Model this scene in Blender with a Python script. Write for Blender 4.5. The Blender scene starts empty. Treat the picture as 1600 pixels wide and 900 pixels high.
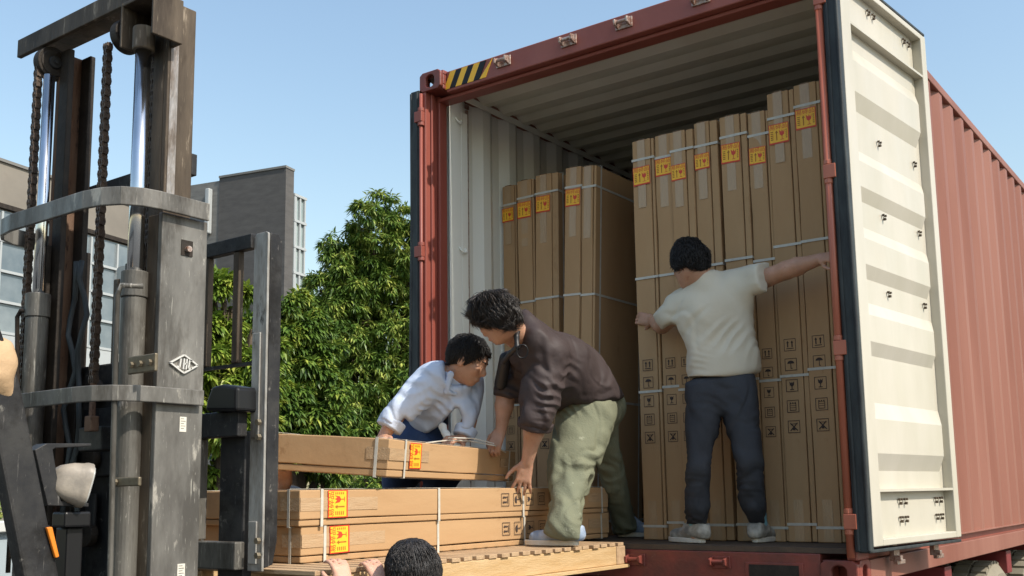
import bpy, bmesh, math, random, zlib
import numpy as np
from mathutils import Vector, Matrix
random.seed(7); rng = np.random.default_rng(7)
S = bpy.context.scene
COL = S.collection
R = math.radians
V = Vector

# ------------------------------------------------------------------ camera
CAM = np.array([3.89, -4.42, .427]); YAW, PITCH, ROLL, FPX, CX, CY = .6316, .1405, -.0141, 1613., 800., 540.
def cam_axes():
    f = np.array([-math.sin(YAW)*math.cos(PITCH), math.cos(YAW)*math.cos(PITCH), math.sin(PITCH)])
    r = np.array([math.cos(YAW), math.sin(YAW), 0]); u = np.cross(r, f)
    c, s = math.cos(ROLL), math.sin(ROLL)
    return c*r+s*u, -s*r+c*u, f
CR, CU, CF = cam_axes()
def at(x, y, **k):
    """a point of the photograph brought back into the place: at depth D or on a plane X=, Y=, Z="""
    d = CF + CR*(x-CX)/FPX - CU*(y-CY)/FPX
    if 'D' in k: t = k['D']
    for a, i in (('X', 0), ('Y', 1), ('Z', 2)):
        if a in k: t = (k[a]-CAM[i])/d[i]
    p = CAM + t*d
    return V((float(p[0]), float(p[1]), float(p[2])))
cd = bpy.data.cameras.new('camera'); cam = bpy.data.objects.new('camera', cd); COL.objects.link(cam)
m = Matrix.Identity(4)
for i in range(3): m[i][0], m[i][1], m[i][2], m[i][3] = CR[i], CU[i], -CF[i], CAM[i]
cam.matrix_world = m
cd.sensor_width = 36; cd.lens = 36*FPX/1600; cd.shift_y = (CY-450)/1600; cd.clip_end = 2000; cd.clip_start = .05
S.camera = cam

# ------------------------------------------------------------------ light
SUN_EL, SUN_AZ = R(46), R(-1)          # from +X
sd = V((math.cos(SUN_EL)*math.cos(SUN_AZ), math.cos(SUN_EL)*math.sin(SUN_AZ), math.sin(SUN_EL)))
w = bpy.data.worlds.new('World'); S.world = w; w.use_nodes = True
nt = w.node_tree; bg = nt.nodes['Background']
sky = nt.nodes.new('ShaderNodeTexSky'); sky.sky_type = 'NISHITA'; sky.sun_disc = False
sky.sun_elevation = SUN_EL; sky.sun_rotation = R(90)-SUN_AZ
sky.air_density = 1.7; sky.dust_density = 1.6; sky.ozone_density = 2.1; sky.altitude = 50
nt.links.new(sky.outputs[0], bg.inputs[0]); bg.inputs[1].default_value = .148
sl = bpy.data.lights.new('sun', 'SUN'); sl.energy = 3.9; sl.angle = R(.5); sl.color = (1, .93, .82)
so = bpy.data.objects.new('sun', sl); COL.objects.link(so)
so.rotation_euler = (-sd).to_track_quat('-Z', 'Y').to_euler()
S.view_settings.view_transform = 'Standard'; S.view_settings.look = 'None'
S.view_settings.exposure = .45; S.view_settings.gamma = 1
GZ = -1.15                             # ground height; container underside is z = 0

# ------------------------------------------------------------------ materials
def mat(name, col, rough=.6, metal=0, var=None, vscale=6, vmix=.5, stretch=(1,1,1), bump=0, bscale=60, wear=None, wearth=.6, wscale=12, spec=.5, coat=0, rvar=0, scratch=None, crease=None):
    M = bpy.data.materials.new(name); M.use_nodes = True
    n = M.node_tree.nodes; l = M.node_tree.links; b = n['Principled BSDF']
    b.inputs['Roughness'].default_value = rough; b.inputs['Metallic'].default_value = metal
    b.inputs['Specular IOR Level'].default_value = spec
    if coat: b.inputs['Coat Weight'].default_value = coat
    tc = n.new('ShaderNodeTexCoord'); mp = n.new('ShaderNodeMapping'); mp.inputs['Scale'].default_value = stretch
    l.new(tc.outputs['Object'], mp.inputs[0])
    rgb = n.new('ShaderNodeRGB'); rgb.outputs[0].default_value = (*col, 1); out = rgb.outputs[0]
    def noise(sc, det=5, ro=.6):
        t = n.new('ShaderNodeTexNoise'); t.inputs['Scale'].default_value = sc; t.inputs['Detail'].default_value = det
        t.inputs['Roughness'].default_value = ro; l.new(mp.outputs[0], t.inputs['Vector']); return t.outputs['Fac']
    def mix(fac, a, c):
        x = n.new('ShaderNodeMix'); x.data_type = 'RGBA'; l.new(fac, x.inputs[0]); l.new(a, x.inputs[6])
        x.inputs[7].default_value = (*c, 1); return x.outputs[2]
    def ramp(fac, lo, hi, amt=1.):
        x = n.new('ShaderNodeMapRange'); x.inputs[1].default_value = lo; x.inputs[2].default_value = hi
        x.inputs[4].default_value = amt; l.new(fac, x.inputs[0]); return x.outputs[0]
    if var:
        out = mix(ramp(noise(vscale), .35, .65, vmix), out, var)
    if wear:
        out = mix(ramp(noise(wscale, 8, .7), wearth, wearth+.06), out, wear)
    if scratch:
        m2 = n.new('ShaderNodeMapping'); m2.inputs['Scale'].default_value = (30, 30, 2.2); m2.inputs['Rotation'].default_value = (.10, .06, 0); l.new(tc.outputs['Object'], m2.inputs[0])
        for sc_, th in ((3., .63), (7., .64)):
            t = n.new('ShaderNodeTexNoise'); t.inputs['Scale'].default_value = sc_; t.inputs['Detail'].default_value = 6; t.inputs['Roughness'].default_value = .7; t.inputs['Distortion'].default_value = .4
            l.new(m2.outputs[0], t.inputs['Vector']); out = mix(ramp(t.outputs['Fac'], th, th+.05, .85), out, scratch)
        out = mix(ramp(noise(3.1, 6, .75), .50, .64, .85), out, (col[0]*.42, col[1]*.34, col[2]*.26))
    l.new(out, b.inputs['Base Color'])
    if rvar: l.new(ramp(noise(vscale*1.7), .3, .7, 1), (q := n.new('ShaderNodeMapRange')).inputs[0]); q.inputs[3].default_value = rough-rvar; q.inputs[4].default_value = rough+rvar; l.new(q.outputs[0], b.inputs['Roughness'])
    if bump:
        bp = n.new('ShaderNodeBump'); bp.inputs['Strength'].default_value = bump; bp.inputs['Distance'].default_value = .01
        l.new(noise(bscale, 6), bp.inputs['Height']); l.new(bp.outputs[0], b.inputs['Normal'])
    if crease:
        st_, sc_ = crease
        t = n.new('ShaderNodeTexWave'); t.wave_type = 'BANDS'; t.bands_direction = 'DIAGONAL'; t.inputs['Scale'].default_value = sc_*.45; t.inputs['Distortion'].default_value = 7; t.inputs['Detail'].default_value = 2; t.inputs['Detail Scale'].default_value = .8
        l.new(mp.outputs[0], t.inputs['Vector'])
        mm = n.new('ShaderNodeMath'); mm.operation = 'MULTIPLY'; l.new(t.outputs['Fac'], mm.inputs[0]); l.new(ramp(noise(sc_*.6, 2), .42, .66), mm.inputs[1]); rd = mm.outputs[0]
        bp2 = n.new('ShaderNodeBump'); bp2.inputs['Strength'].default_value = st_; bp2.inputs['Distance'].default_value = .012; l.new(rd, bp2.inputs['Height'])
        if bump: l.new(bp.outputs[0], bp2.inputs['Normal'])
        l.new(bp2.outputs[0], b.inputs['Normal'])
    return M
M = {}
M['kraft'] = mat('kraft_card', (.405, .245, .122), .75, var=(.47, .30, .158), vscale=3, vmix=.9, stretch=(1,1,.3), bump=.22, bscale=16, wear=(.33, .19, .09), wearth=.585, wscale=4.5, rvar=.1)
M['kraft_shaded'] = mat('kraft_card_shaded', (.36, .215, .105), .75, var=(.43, .27, .145), vscale=4, vmix=.8, bump=.12, bscale=25, wear=(.30, .17, .08), wearth=.6, wscale=6)  # same card as kraft, shade deep in the container put into the colour
M['kraft_edge'] = mat('kraft_flute', (.27, .155, .07), .85, bump=.3, bscale=200)
M['tape'] = mat('packing_tape', (.42, .275, .155), .25, var=(.44, .30, .175), vscale=30, vmix=.9, stretch=(2,2,.4), bump=.35, bscale=40)
M['strap'] = mat('strap_plastic', (.56, .53, .46), .4, var=(.40, .38, .33), vscale=30, vmix=.6)
M['yellow'] = mat('label_yellow', (.90, .50, .03), .5, var=(.84, .42, .025), vscale=30, vmix=.5)
M['red'] = mat('label_red', (.62, .05, .02), .5)
M['brownink'] = mat('label_brown_ink', (.35, .12, .01), .6)
M['ink'] = mat('carton_ink', (.045, .03, .025), .8)
M['cred'] = mat('container_red', (.24, .055, .038), .5, var=(.29, .085, .06), vscale=2.5, vmix=.8, stretch=(1,1,.4), bump=.08, bscale=40, wear=(.11, .045, .03), wearth=.68, wscale=9, rvar=.1)
M['cbar_lit'] = mat('container_red_sunlit', (.42, .13, .075), .35, var=(.34, .09, .05), vscale=6, vmix=.9, stretch=(1,1,.3), wear=(.30, .03, .02), wearth=.60, wscale=4)  # frame red brightened: sun highlight on the right hinge bar painted in
M['cside'] = mat('container_red_side', (.205, .075, .050), .55, var=(.275, .12, .086), vscale=2.2, vmix=.95, stretch=(1,1,.12), bump=.08, bscale=30, wear=(.15, .05, .03), wearth=.645, wscale=9)
M['cframe'] = mat('container_red_scuffed', (.23, .05, .035), .45, var=(.13, .04, .03), vscale=8, vmix=.9, bump=.2, bscale=60, wear=(.42, .24, .17), wearth=.66, wscale=16)
M['cream'] = mat('container_cream', (.80, .80, .73), .5, var=(.72, .71, .63), vscale=3, vmix=.6, stretch=(1,1,.3), bump=.05, bscale=30, wear=(.36, .32, .23), wearth=.73, wscale=8)
M['doorcream'] = mat('door_cream', (.53, .49, .415), .42, var=(.44, .41, .325), vscale=2.2, vmix=.9, stretch=(1,1,.35), bump=.06, bscale=25, wear=(.34, .27, .18), wearth=.70, wscale=7, rvar=.1)
M['roofcream'] = mat('roof_cream', (.72, .70, .58), .55, var=(.62, .59, .47), vscale=3, vmix=.7, bump=.05)
M['gasket'] = mat('rubber_black', (.018, .02, .022), .5, var=(.05, .06, .06), vscale=14, vmix=.8, stretch=(1,1,.3), bump=.4, bscale=20)
M['plywood'] = mat('floor_plywood', (.10, .065, .04), .8, var=(.05, .035, .025), vscale=8, vmix=.8, bump=.2)
M['black'] = mat('black_paint', (.02, .02, .022), .5, var=(.05, .048, .045), vscale=10, vmix=.7, bump=.1, wear=(.15, .14, .125), wearth=.62, wscale=22, rvar=.12, scratch=(.16, .15, .14))
M['dark'] = mat('greasy_dark', (.022, .018, .015), .6, var=(.045, .035, .027), vscale=12, vmix=.8, bump=.3, bscale=50)
M['steel'] = mat('mast_steel_worn', (.078, .072, .064), .5, .2, var=(.22, .21, .19), vscale=6, vmix=.95, stretch=(1,1,.35), bump=.15, bscale=60, wear=(.36, .335, .29), wearth=.59, wscale=11, rvar=.15, scratch=(.42, .40, .35))
M['steelbright'] = mat('steel_rubbed_bright', (.30, .29, .27), .42, .3, var=(.48, .46, .43), vscale=9, vmix=1, stretch=(1,1,.3), bump=.15, wear=(.07, .065, .06), wearth=.60, wscale=14, scratch=(.6, .58, .54))
M['steelb'] = mat('mast_steel_dusty', (.050, .037, .026), .6, .1, var=(.125, .095, .066), vscale=9, vmix=.95, stretch=(1,1,.2), bump=.2, bscale=60, wear=(.26, .21, .155), wearth=.60, wscale=18, scratch=(.21, .17, .12))
M['rust'] = mat('mast_rusty', (.12, .065, .042), .8, .1, var=(.20, .13, .09), vscale=14, vmix=.9, stretch=(1,1,.25), bump=.4, bscale=80, wear=(.055, .035, .026), wearth=.54, wscale=20)
M['track'] = mat('polished_track', (.42, .38, .35), .35, .6, var=(.17, .13, .10), vscale=26, vmix=1, stretch=(1,1,.35), bump=.3, bscale=70)
M['chrome'] = mat('chrome_rod', (.70, .72, .74), .16, 1, var=(.55, .55, .55), vscale=8, vmix=.6)
M['barrel'] = mat('cylinder_grey', (.075, .07, .062), .5, .25, var=(.17, .16, .14), vscale=8, vmix=.9, stretch=(1,1,.3), bump=.15, wear=(.35, .33, .29), wearth=.61, wscale=20, scratch=(.36, .34, .30))
M['chain'] = mat('chain_grease', (.06, .043, .033), .5, .35, var=(.12, .08, .055), vscale=35, vmix=.9, bump=.3)
M['lamp'] = mat('lamp_shell', (.20, .175, .145), .45, var=(.36, .31, .25), vscale=16, vmix=.9, bump=.1)
M['lens'] = mat('lamp_lens', (.45, .45, .43), .15, 0, var=(.3, .3, .28), vscale=40)
M['orange'] = mat('indicator_orange', (.75, .22, .02), .3, var=(.55, .16, .02), vscale=30)
M['tan'] = mat('tan_cloth', (.48, .32, .18), .8, var=(.40, .26, .14), vscale=12, bump=.3)
M['paper'] = mat('sticker_paper', (.66, .63, .55), .6, var=(.48, .45, .38), vscale=60)
M['brass'] = mat('dull_bolt', (.20, .165, .11), .5, .5, var=(.09, .07, .05), vscale=50)
M['castlogo'] = mat('logo_metal', (.62, .60, .56), .4, .3)
M['wood'] = mat('pallet_wood', (.47, .30, .135), .75, var=(.55, .38, .20), vscale=7, vmix=.9, stretch=(6, .8, 6), bump=.3, bscale=30, wear=(.36, .20, .09), wearth=.66, wscale=6)
M['wood2'] = mat('pallet_slat_wood', (.48, .33, .19), .8, var=(.36, .23, .13), vscale=7, vmix=.9, stretch=(.8, 6, 6), bump=.3, bscale=30, wear=(.28, .16, .08), wearth=.62, wscale=6)
M['silver'] = mat('fitting_zinc', (.50, .42, .37), .4, .6, var=(.30, .16, .11), vscale=60, vmix=1, bump=.3)
M['skin'] = mat('skin', (.40, .215, .135), .5, var=(.50, .28, .19), vscale=16, vmix=.9, bump=.12, bscale=120, wear=(.36, .15, .095), wearth=.62, wscale=22)
M['skin_pale'] = mat('skin_pale', (.55, .31, .21), .5, var=(.60, .34, .25), vscale=14, vmix=.6, bump=.05, bscale=150)
M['hairlong'] = mat('long_black_hair', (.010, .008, .008), .42, var=(.035, .028, .026), vscale=9, vmix=.8, stretch=(9, 9, .35), bump=.45, bscale=40)
M['eye'] = mat('eye_white', (.30, .26, .23), .3)
M['hair'] = mat('black_hair', (.012, .010, .009), .55, var=(.028, .022, .019), vscale=60, vmix=.8, bump=.7, bscale=160)
M['hair2'] = mat('hair_brownish', (.022, .017, .014), .42, var=(.085, .068, .058), vscale=40, vmix=.8, bump=.3, bscale=120)
M['blueshirt'] = mat('shirt_pale_blue', (.46, .52, .64), .8, crease=(.75, 11), var=(.48, .56, .70), vscale=5, vmix=.6, bump=.15, bscale=70)
M['navy'] = mat('navy_trousers', (.018, .042, .115), .8, crease=(.35, 10), var=(.03, .06, .15), vscale=8, bump=.2, bscale=90)
M['jacket'] = mat('jacket_plum_grey', (.044, .032, .031), .62, crease=(.75, 9), var=(.062, .046, .045), vscale=5, vmix=.7, bump=.15, bscale=60)
M['jacketblack'] = mat('jacket_lining', (.012, .012, .014), .5)
M['olive'] = mat('trousers_olive', (.185, .188, .125), .85, crease=(1., 8), var=(.15, .16, .11), vscale=6, vmix=.8, bump=.35, bscale=110, wear=(.27, .275, .20), wearth=.62, wscale=14)
M['tee'] = mat('tee_offwhite', (.56, .51, .405), .85, crease=(.35, 7), var=(.60, .55, .445), vscale=5, vmix=.6, bump=.12, bscale=80)
M['slate'] = mat('trousers_slate', (.034, .036, .043), .75, crease=(.6, 9), var=(.047, .05, .057), vscale=6, vmix=.7, bump=.2, bscale=90)
M['shoe'] = mat('shoe_grey', (.46, .43, .37), .7, var=(.15, .145, .13), vscale=17, vmix=.9, bump=.3, bscale=90)
M['shoeblue'] = mat('shoe_blue', (.16, .23, .34), .7, var=(.40, .45, .52), vscale=14, vmix=.9, bump=.2, bscale=90)
M['sole'] = mat('sole_white', (.66, .62, .54), .6, var=(.45, .41, .34), vscale=25)
M['sock'] = mat('sock_teal', (.16, .33, .38), .8)
M['glove'] = mat('white_cotton', (.72, .72, .68), .9, bump=.3, bscale=150)
M['asphalt'] = mat('asphalt', (.07, .068, .064), .9, var=(.095, .09, .085), vscale=.6, bump=.5, bscale=90)
M['bark'] = mat('bark', (.10, .07, .045), .9, var=(.06, .045, .03), vscale=10, bump=.6)
M['concrete'] = mat('facade_render', (.235, .21, .175), .9, var=(.17, .152, .128), vscale=.5, vmix=.9, bump=.1, wear=(.20, .175, .145), wearth=.63, wscale=1.2)
M['brickdark'] = mat('facade_dark_tile', (.075, .070, .066), .8, var=(.10, .094, .088), vscale=1.5, vmix=.9, stretch=(1,1,4), bump=.3, bscale=8)
M['brickmid'] = mat('facade_grey_tile', (.14, .135, .125), .8, var=(.20, .195, .18), vscale=1.2, vmix=.9, stretch=(1,1,5), bump=.3, bscale=8)
M['glass'] = mat('facade_glass', (.11, .14, .16), .15, .0, var=(.24, .27, .28), vscale=.7, vmix=.8, spec=.8)
M['glassbox'] = mat('facade_glass_pale', (.26, .33, .34), .15, .0, var=(.38, .44, .42), vscale=.5, vmix=.8, spec=.8)
M['whiteframe'] = mat('white_frame', (.38, .40, .40), .5)
M['whitewall'] = mat('white_wall', (.66, .66, .62), .8, var=(.58, .58, .55), vscale=1)
M['tyre'] = mat('tyre_rubber', (.025, .025, .025), .7, var=(.06, .055, .05), vscale=8, bump=.3)
M['tyredust'] = mat('tyre_dusty', (.24, .21, .155), .85, var=(.17, .15, .11), vscale=8, bump=.3)
M['chassis'] = mat('chassis_red', (.20, .02, .02), .5, var=(.09, .02, .02), vscale=4, bump=.1)
M['handblack'] = mat('black_plastic', (.012, .012, .013), .35)

def leafmat(name, a, b, c):
    m_ = bpy.data.materials.new(name); m_.use_nodes = True; n = m_.node_tree.nodes; l = m_.node_tree.links
    bs = n['Principled BSDF']; g = n.new('ShaderNodeNewGeometry'); cr = n.new('ShaderNodeValToRGB')
    cr.color_ramp.elements[0].color = (*a, 1); cr.color_ramp.elements[1].color = (*c, 1)
    e = cr.color_ramp.elements.new(.6); e.color = (*b, 1)
    tn = n.new('ShaderNodeTexNoise'); tn.inputs['Scale'].default_value = 3.2; tn.inputs['Detail'].default_value = 3; l.new(g.outputs['Position'], tn.inputs['Vector'])
    mr = n.new('ShaderNodeMapRange'); mr.inputs[1].default_value = .38; mr.inputs[2].default_value = .62; l.new(tn.outputs['Fac'], mr.inputs[0])
    ma = n.new('ShaderNodeMix'); ma.inputs[0].default_value = .5; l.new(g.outputs['Random Per Island'], ma.inputs[2]); l.new(mr.outputs[0], ma.inputs[3]); l.new(ma.outputs[0], cr.inputs[0]); l.new(cr.outputs[0], bs.inputs['Base Color'])
    bs.inputs['Roughness'].default_value = .42; bs.inputs['Specular IOR Level'].default_value = .4
    tr = n.new('ShaderNodeBsdfTranslucent'); l.new(cr.outputs[0], tr.inputs[0]); mx = n.new('ShaderNodeMixShader'); mx.inputs[0].default_value = .22
    l.new(bs.outputs[0], mx.inputs[1]); l.new(tr.outputs[0], mx.inputs[2]); l.new(mx.outputs[0], n['Material Output'].inputs[0])
    return m_
for k_, sp_ in (('black', .22), ('dark', .2), ('gasket', .3), ('steelb', .25), ('steel', .35), ('barrel', .35), ('jacket', .25), ('rust', .2), ('slate', .2), ('olive', .2), ('cside', .3), ('kraft', .25), ('kraft_shaded', .25), ('handblack', .25)):
    M[k_].node_tree.nodes['Principled BSDF'].inputs['Specular IOR Level'].default_value = sp_
for k_, c0_, c1_ in (('hair', (.007, .006, .006), (.022, .019, .017)), ('hair2', (.010, .008, .007), (.085, .068, .058)), ('hairlong', (.006, .005, .005), (.055, .046, .042))):  # hairlong: streaks of sheen painted in as paler strands
    t_ = M[k_].node_tree; b_ = t_.nodes['Principled BSDF']; g_ = t_.nodes.new('ShaderNodeNewGeometry'); r_ = t_.nodes.new('ShaderNodeValToRGB')
    r_.color_ramp.elements[0].color = (*c0_, 1); r_.color_ramp.elements[1].color = (*c1_, 1); r_.color_ramp.elements[0].position = .35
    t_.links.new(g_.outputs['Random Per Island'], r_.inputs[0]); t_.links.new(r_.outputs[0], b_.inputs['Base Color'])
    if k_ != 'hairlong':
        for l_ in list(b_.inputs['Normal'].links): t_.links.remove(l_)
for k_ in ('skin', 'skin_pale'):
    b_ = M[k_].node_tree.nodes['Principled BSDF']; b_.inputs['Subsurface Weight'].default_value = .2; b_.inputs['Subsurface Radius'].default_value = (.02, .008, .004); b_.inputs['Subsurface Scale'].default_value = .6
M['leaf_dark'] = leafmat('leaf_mango', (.045, .10, .02), (.14, .22, .035), (.55, .58, .14))
M['leaf_bright'] = leafmat('leaf_bright', (.08, .15, .02), (.20, .28, .035), (.50, .50, .10))
M['leaf_mid'] = leafmat('leaf_mid', (.04, .09, .018), (.12, .20, .03), (.42, .46, .08))

# ------------------------------------------------------------------ mesh helpers
class MB:
    def __init__(s): s.v = []; s.f = []; s.m = []; s.mi = 0
    def add(s, vs, fs):
        o = len(s.v); s.v += [tuple(v) for v in vs]; s.f += [tuple(i+o for i in f) for f in fs]; s.m += [s.mi]*len(fs); return s
    def box(s, x0, x1, y0, y1, z0, z1):
        return s.add([(x0,y0,z0),(x1,y0,z0),(x1,y1,z0),(x0,y1,z0),(x0,y0,z1),(x1,y0,z1),(x1,y1,z1),(x0,y1,z1)],
                     [(0,3,2,1),(4,5,6,7),(0,1,5,4),(1,2,6,5),(2,3,7,6),(3,0,4,7)])
    def obox(s, c, ax, ay, az, hx, hy, hz):
        c = V(c); vs = [c+ax*(hx*i)+ay*(hy*j)+az*(hz*k) for k in (-1,1) for j in (-1,1) for i in (-1,1)]
        return s.add(vs, [(0,2,3,1),(4,5,7,6),(0,1,5,4),(1,3,7,5),(3,2,6,7),(2,0,4,6)])
    def bar(s, a, b, w_, h, up=V((0,0,1))):
        a = V(a); b = V(b); az = (b-a); L = az.length; az = az.normalized(); ax = az.cross(up)
        if ax.length < 1e-4: ax = az.cross(V((0,1,0)))
        ax.normalize(); ay = az.cross(ax)
        return s.obox((a+b)/2, ax, ay, az, w_/2, h/2, L/2)
    def tube(s, pts, r, n=12, cap=True, rs=None):
        pts = [V(p) for p in pts]; rings = []; prev = None
        for i, p in enumerate(pts):
            t = (pts[min(i+1, len(pts)-1)]-pts[max(i-1, 0)]).normalized()
            if prev is None:
                a = t.cross(V((0,0,1)) if abs(t.z) < .9 else V((0,1,0))).normalized()
            else: a = (prev-t*prev.dot(t)).normalized()
            prev = a; b = t.cross(a); rr = rs[i] if rs else r
            rings.append([p+(a*math.cos(2*math.pi*k/n)+b*math.sin(2*math.pi*k/n))*rr for k in range(n)])
        vs = [v for q in rings for v in q]; fs = []
        for i in range(len(pts)-1):
            for k in range(n): fs.append((i*n+k, i*n+(k+1) % n, (i+1)*n+(k+1) % n, (i+1)*n+k))
        if cap: fs.append(tuple(range(n))[::-1]); fs.append(tuple(range((len(pts)-1)*n, len(pts)*n)))
        return s.add(vs, fs)
    def cyl(s, a, b, r, n=16): return s.tube([a, b], r, n)
    def prism(s, pts, ext):
        """closed outline (list of 3D points) extruded by ext"""
        n = len(pts); e = V(ext); vs = [V(p) for p in pts]+[V(p)+e for p in pts]
        return s.add(vs, [tuple(range(n))[::-1], tuple(range(n, 2*n))]+[(i, (i+1) % n, n+(i+1) % n, n+i) for i in range(n)])
    def mesh(s, name, mats, smooth=False):
        me = bpy.data.meshes.new(name); me.from_pydata(s.v, [], s.f)
        for q in (mats if isinstance(mats, (list, tuple)) else [mats]): me.materials.append(q)
        me.polygons.foreach_set('material_index', s.m)
        if smooth: me.polygons.foreach_set('use_smooth', [True]*len(s.f))
        me.update(); return me
    def obj(s, name, mats, parent=None, bevel=0, smooth=False, seg=2):
        o = link(name, s.mesh(name, mats, smooth), parent)
        if bevel:
            b = o.modifiers.new('bevel', 'BEVEL'); b.width = bevel; b.segments = seg; b.limit_method = 'ANGLE'; b.angle_limit = R(40)
            if smooth is None: pass
        return o
def link(name, data, parent=None, mtx=None):
    o = bpy.data.objects.new(name, data); COL.objects.link(o)
    if parent is not None:
        o.parent = parent; bpy_inv(o, parent)
    if mtx is not None: o.matrix_basis = mtx
    return o
def bpy_inv(o, parent):
    # geometry given in world coordinates: cancel the parent's own transform chain
    mw = Matrix.Identity(4); p = parent; chain = []
    while p is not None: chain.append(p); p = p.parent
    for q in reversed(chain): mw = mw @ q.matrix_parent_inverse @ q.matrix_basis if q.parent else q.matrix_basis.copy()
    o.matrix_parent_inverse = mw.inverted()
def tag(o, label=None, cat=None, group=None, kind=None):
    if label: o['label'] = label
    if cat: o['category'] = cat
    if group: o['group'] = group
    if kind: o['kind'] = kind
    return o
def empty(name, loc, label, cat, group=None):
    o = bpy.data.objects.new(name, None); COL.objects.link(o); o.location = V(loc); o.empty_display_size = .1
    return tag(o, label, cat, group)

def vnoise(p, seed=0):
    """value noise, p (N,3) -> (N,) in -1..1"""
    i = np.floor(p).astype(np.int64); f = p-i; f = f*f*(3-2*f)
    def h(ix, iy, iz):
        n_ = (ix*374761393+iy*668265263+iz*2147483647+seed*144665) & 0xffffffff
        n_ = ((n_ ^ (n_ >> 13))*1274126177) & 0xffffffff
        n_ = n_ ^ (n_ >> 16)
        return (n_ & 0xffff)/32767.5-1
    r_ = 0
    for dx in (0, 1):
        for dy in (0, 1):
            for dz in (0, 1):
                wgt = (f[:, 0] if dx else 1-f[:, 0])*(f[:, 1] if dy else 1-f[:, 1])*(f[:, 2] if dz else 1-f[:, 2])
                r_ = r_+wgt*h(i[:, 0]+dx, i[:, 1]+dy, i[:, 2]+dz)
    return r_

# ------------------------------------------------------------------ structure: ground
g = MB(); g.add([(-600,-600,GZ),(600,-600,GZ),(600,600,GZ),(-600,600,GZ)], [(0,1,2,3)])
tag(g.obj('ground', M['asphalt']), kind='structure')

# ------------------------------------------------------------------ shipping container
W_, H_, L_ = 2.438, 2.896, 12.19
cont = empty('shipping_container', (1.2, 6, 0), 'long red corrugated shipping container with cream inside and open rear doors', 'shipping container')
def casting(x0, x1, y0, y1, z0, z1, front):
    """hollow corner casting with an oval hole in its end face and its side face"""
    b = MB(); t = .028
    def plate(axis, fixed, d, a0, a1, b0, b1):
        # plate with an oval hole: axis = normal axis, a horizontal, b = z
        ca, cb = (a0+a1)/2, (b0+b1)/2; n = 20
        def P(a, z, o):
            return (fixed+o, a, z) if axis == 0 else (a, fixed+o, z)
        outer = []; inner = []
        for k in range(n):
            th = 2*math.pi*k/n; c_, s_ = math.cos(th), math.sin(th)
            q = max(abs(c_), abs(s_)); outer.append((ca+c_/q*(a1-a0)/2, cb+s_/q*(b1-b0)/2))
            inner.append((ca+(c_)*.033+(.0), cb+s_*.026+(.012 if s_ > 0 else -.012)))
        vs = [P(a, z, 0) for a, z in outer]+[P(a, z, 0) for a, z in inner]+[P(a, z, d) for a, z in inner]+[P(a, z, d) for a, z in outer]
        fs = []
        for k in range(n):
            j = (k+1) % n; fs += [(k, j, n+j, n+k), (n+k, n+j, 2*n+j, 2*n+k), (2*n+k, 2*n+j, 3*n+j, 3*n+k), (3*n+k, 3*n+j, j, k)]
        b.add(vs, fs)
    sgn = 1 if front else -1
    plate(1, y0 if front else y1, sgn*t, x0, x1, z0, z1)
    right = x0 > 1
    plate(0, x1 if right else x0, -t if right else t, y0+(t if front else 0)+.001, y1-(0 if front else t)-.001, z0, z1)
    yy0, yy1 = (y0+t, y1) if front else (y0, y1-t)
    xa, xb = (x0, x1-t) if right else (x0+t, x1)
    b.box(xa, xb, yy0, yy1, z0, z0+t); b.box(xa, xb, yy0, yy1, z1-t, z1)
    b.box(xa if right else xb-t, xa+t if right else xb, yy0, yy1, z0+t, z1-t)
    b.box(xa+(t if right else 0), xb-(0 if right else t), (yy1-t) if front else yy0, yy1 if front else yy0+t, z0+t, z1-t)
    return b.obj('corner_casting', M['cframe'], cont, bevel=.006)
for yy in (True, False):
    for zz in (0, H_-.118):
        for x0 in (0, W_-.162):
            casting(x0, x0+.162, 0 if yy else L_-.178, .178 if yy else L_, zz, zz+.118, yy)
# rear frame
for s in (0, 1):
    X = lambda x: x if s == 0 else W_-x
    b = MB()
    def bx(x0, x1, *a): b.box(min(X(x0), X(x1)), max(X(x0), X(x1)), *a)
    bx(0, .045, .004, .16, .118, H_-.118); bx(.045, .058, .045, .075, .118, H_-.12); bx(.045, .068, .105, .175, .118, H_-.12)
    b.obj('rear_post', M['cred'], cont, bevel=.012, seg=3)
    hb = MB(); hb.cyl((X(.022), -.010, .13), (X(.022), -.010, H_-.13), .0165 if s else .010, 20); hb.obj('hinge_bar', M['cbar_lit'] if s else M['cred'], cont, smooth=True)
    for z in ([at(1290+k, y, X=2.43).z for k, y in ((3, 8), (12, 270), (30, 545), (42, 815))]):
        h = MB(); h.box(min(X(-.016), X(.040)), max(X(-.016), X(.040)), -.030, .003, z-.032, z+.032)
        h.cyl((X(.022), -.010, z-.055), (X(.022), -.010, z-.0325), .020, 14); h.cyl((X(.022), -.010, z+.0325), (X(.022), -.010, z+.055), .020, 14)
        h.obj('hinge', M['cbar_lit'] if s else M['cred'], cont, bevel=.003)
b = MB(); b.box(.163, W_-.163, .055, .16, H_-.135, H_-.008); b.box(.05, W_-.05, .10, .19, H_-.158, H_-.136)
b.obj('door_header', M['cred'], cont, bevel=.006)
b = MB(); b.box(.163, W_-.163, .012, .15, .012, .143)
b.obj('door_sill', M['cframe'], cont, bevel=.005)
b = MB(); b.box(1.93, 2.20, .006, .02, .02, .10); o = b.obj('sill_pocket_rim', M['cframe'], cont, bevel=.003)
b = MB(); b.box(1.95, 2.18, .003, .0055, .03, .09); b.obj('sill_pocket_shade', M['dark'], o)  # flat dark plate, the shade of a recess put into its colour
b = MB(); b.box(.05, W_-.05, .02, L_-.15, .145, .168)
b.obj('plywood_floor', M['plywood'], cont)
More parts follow.
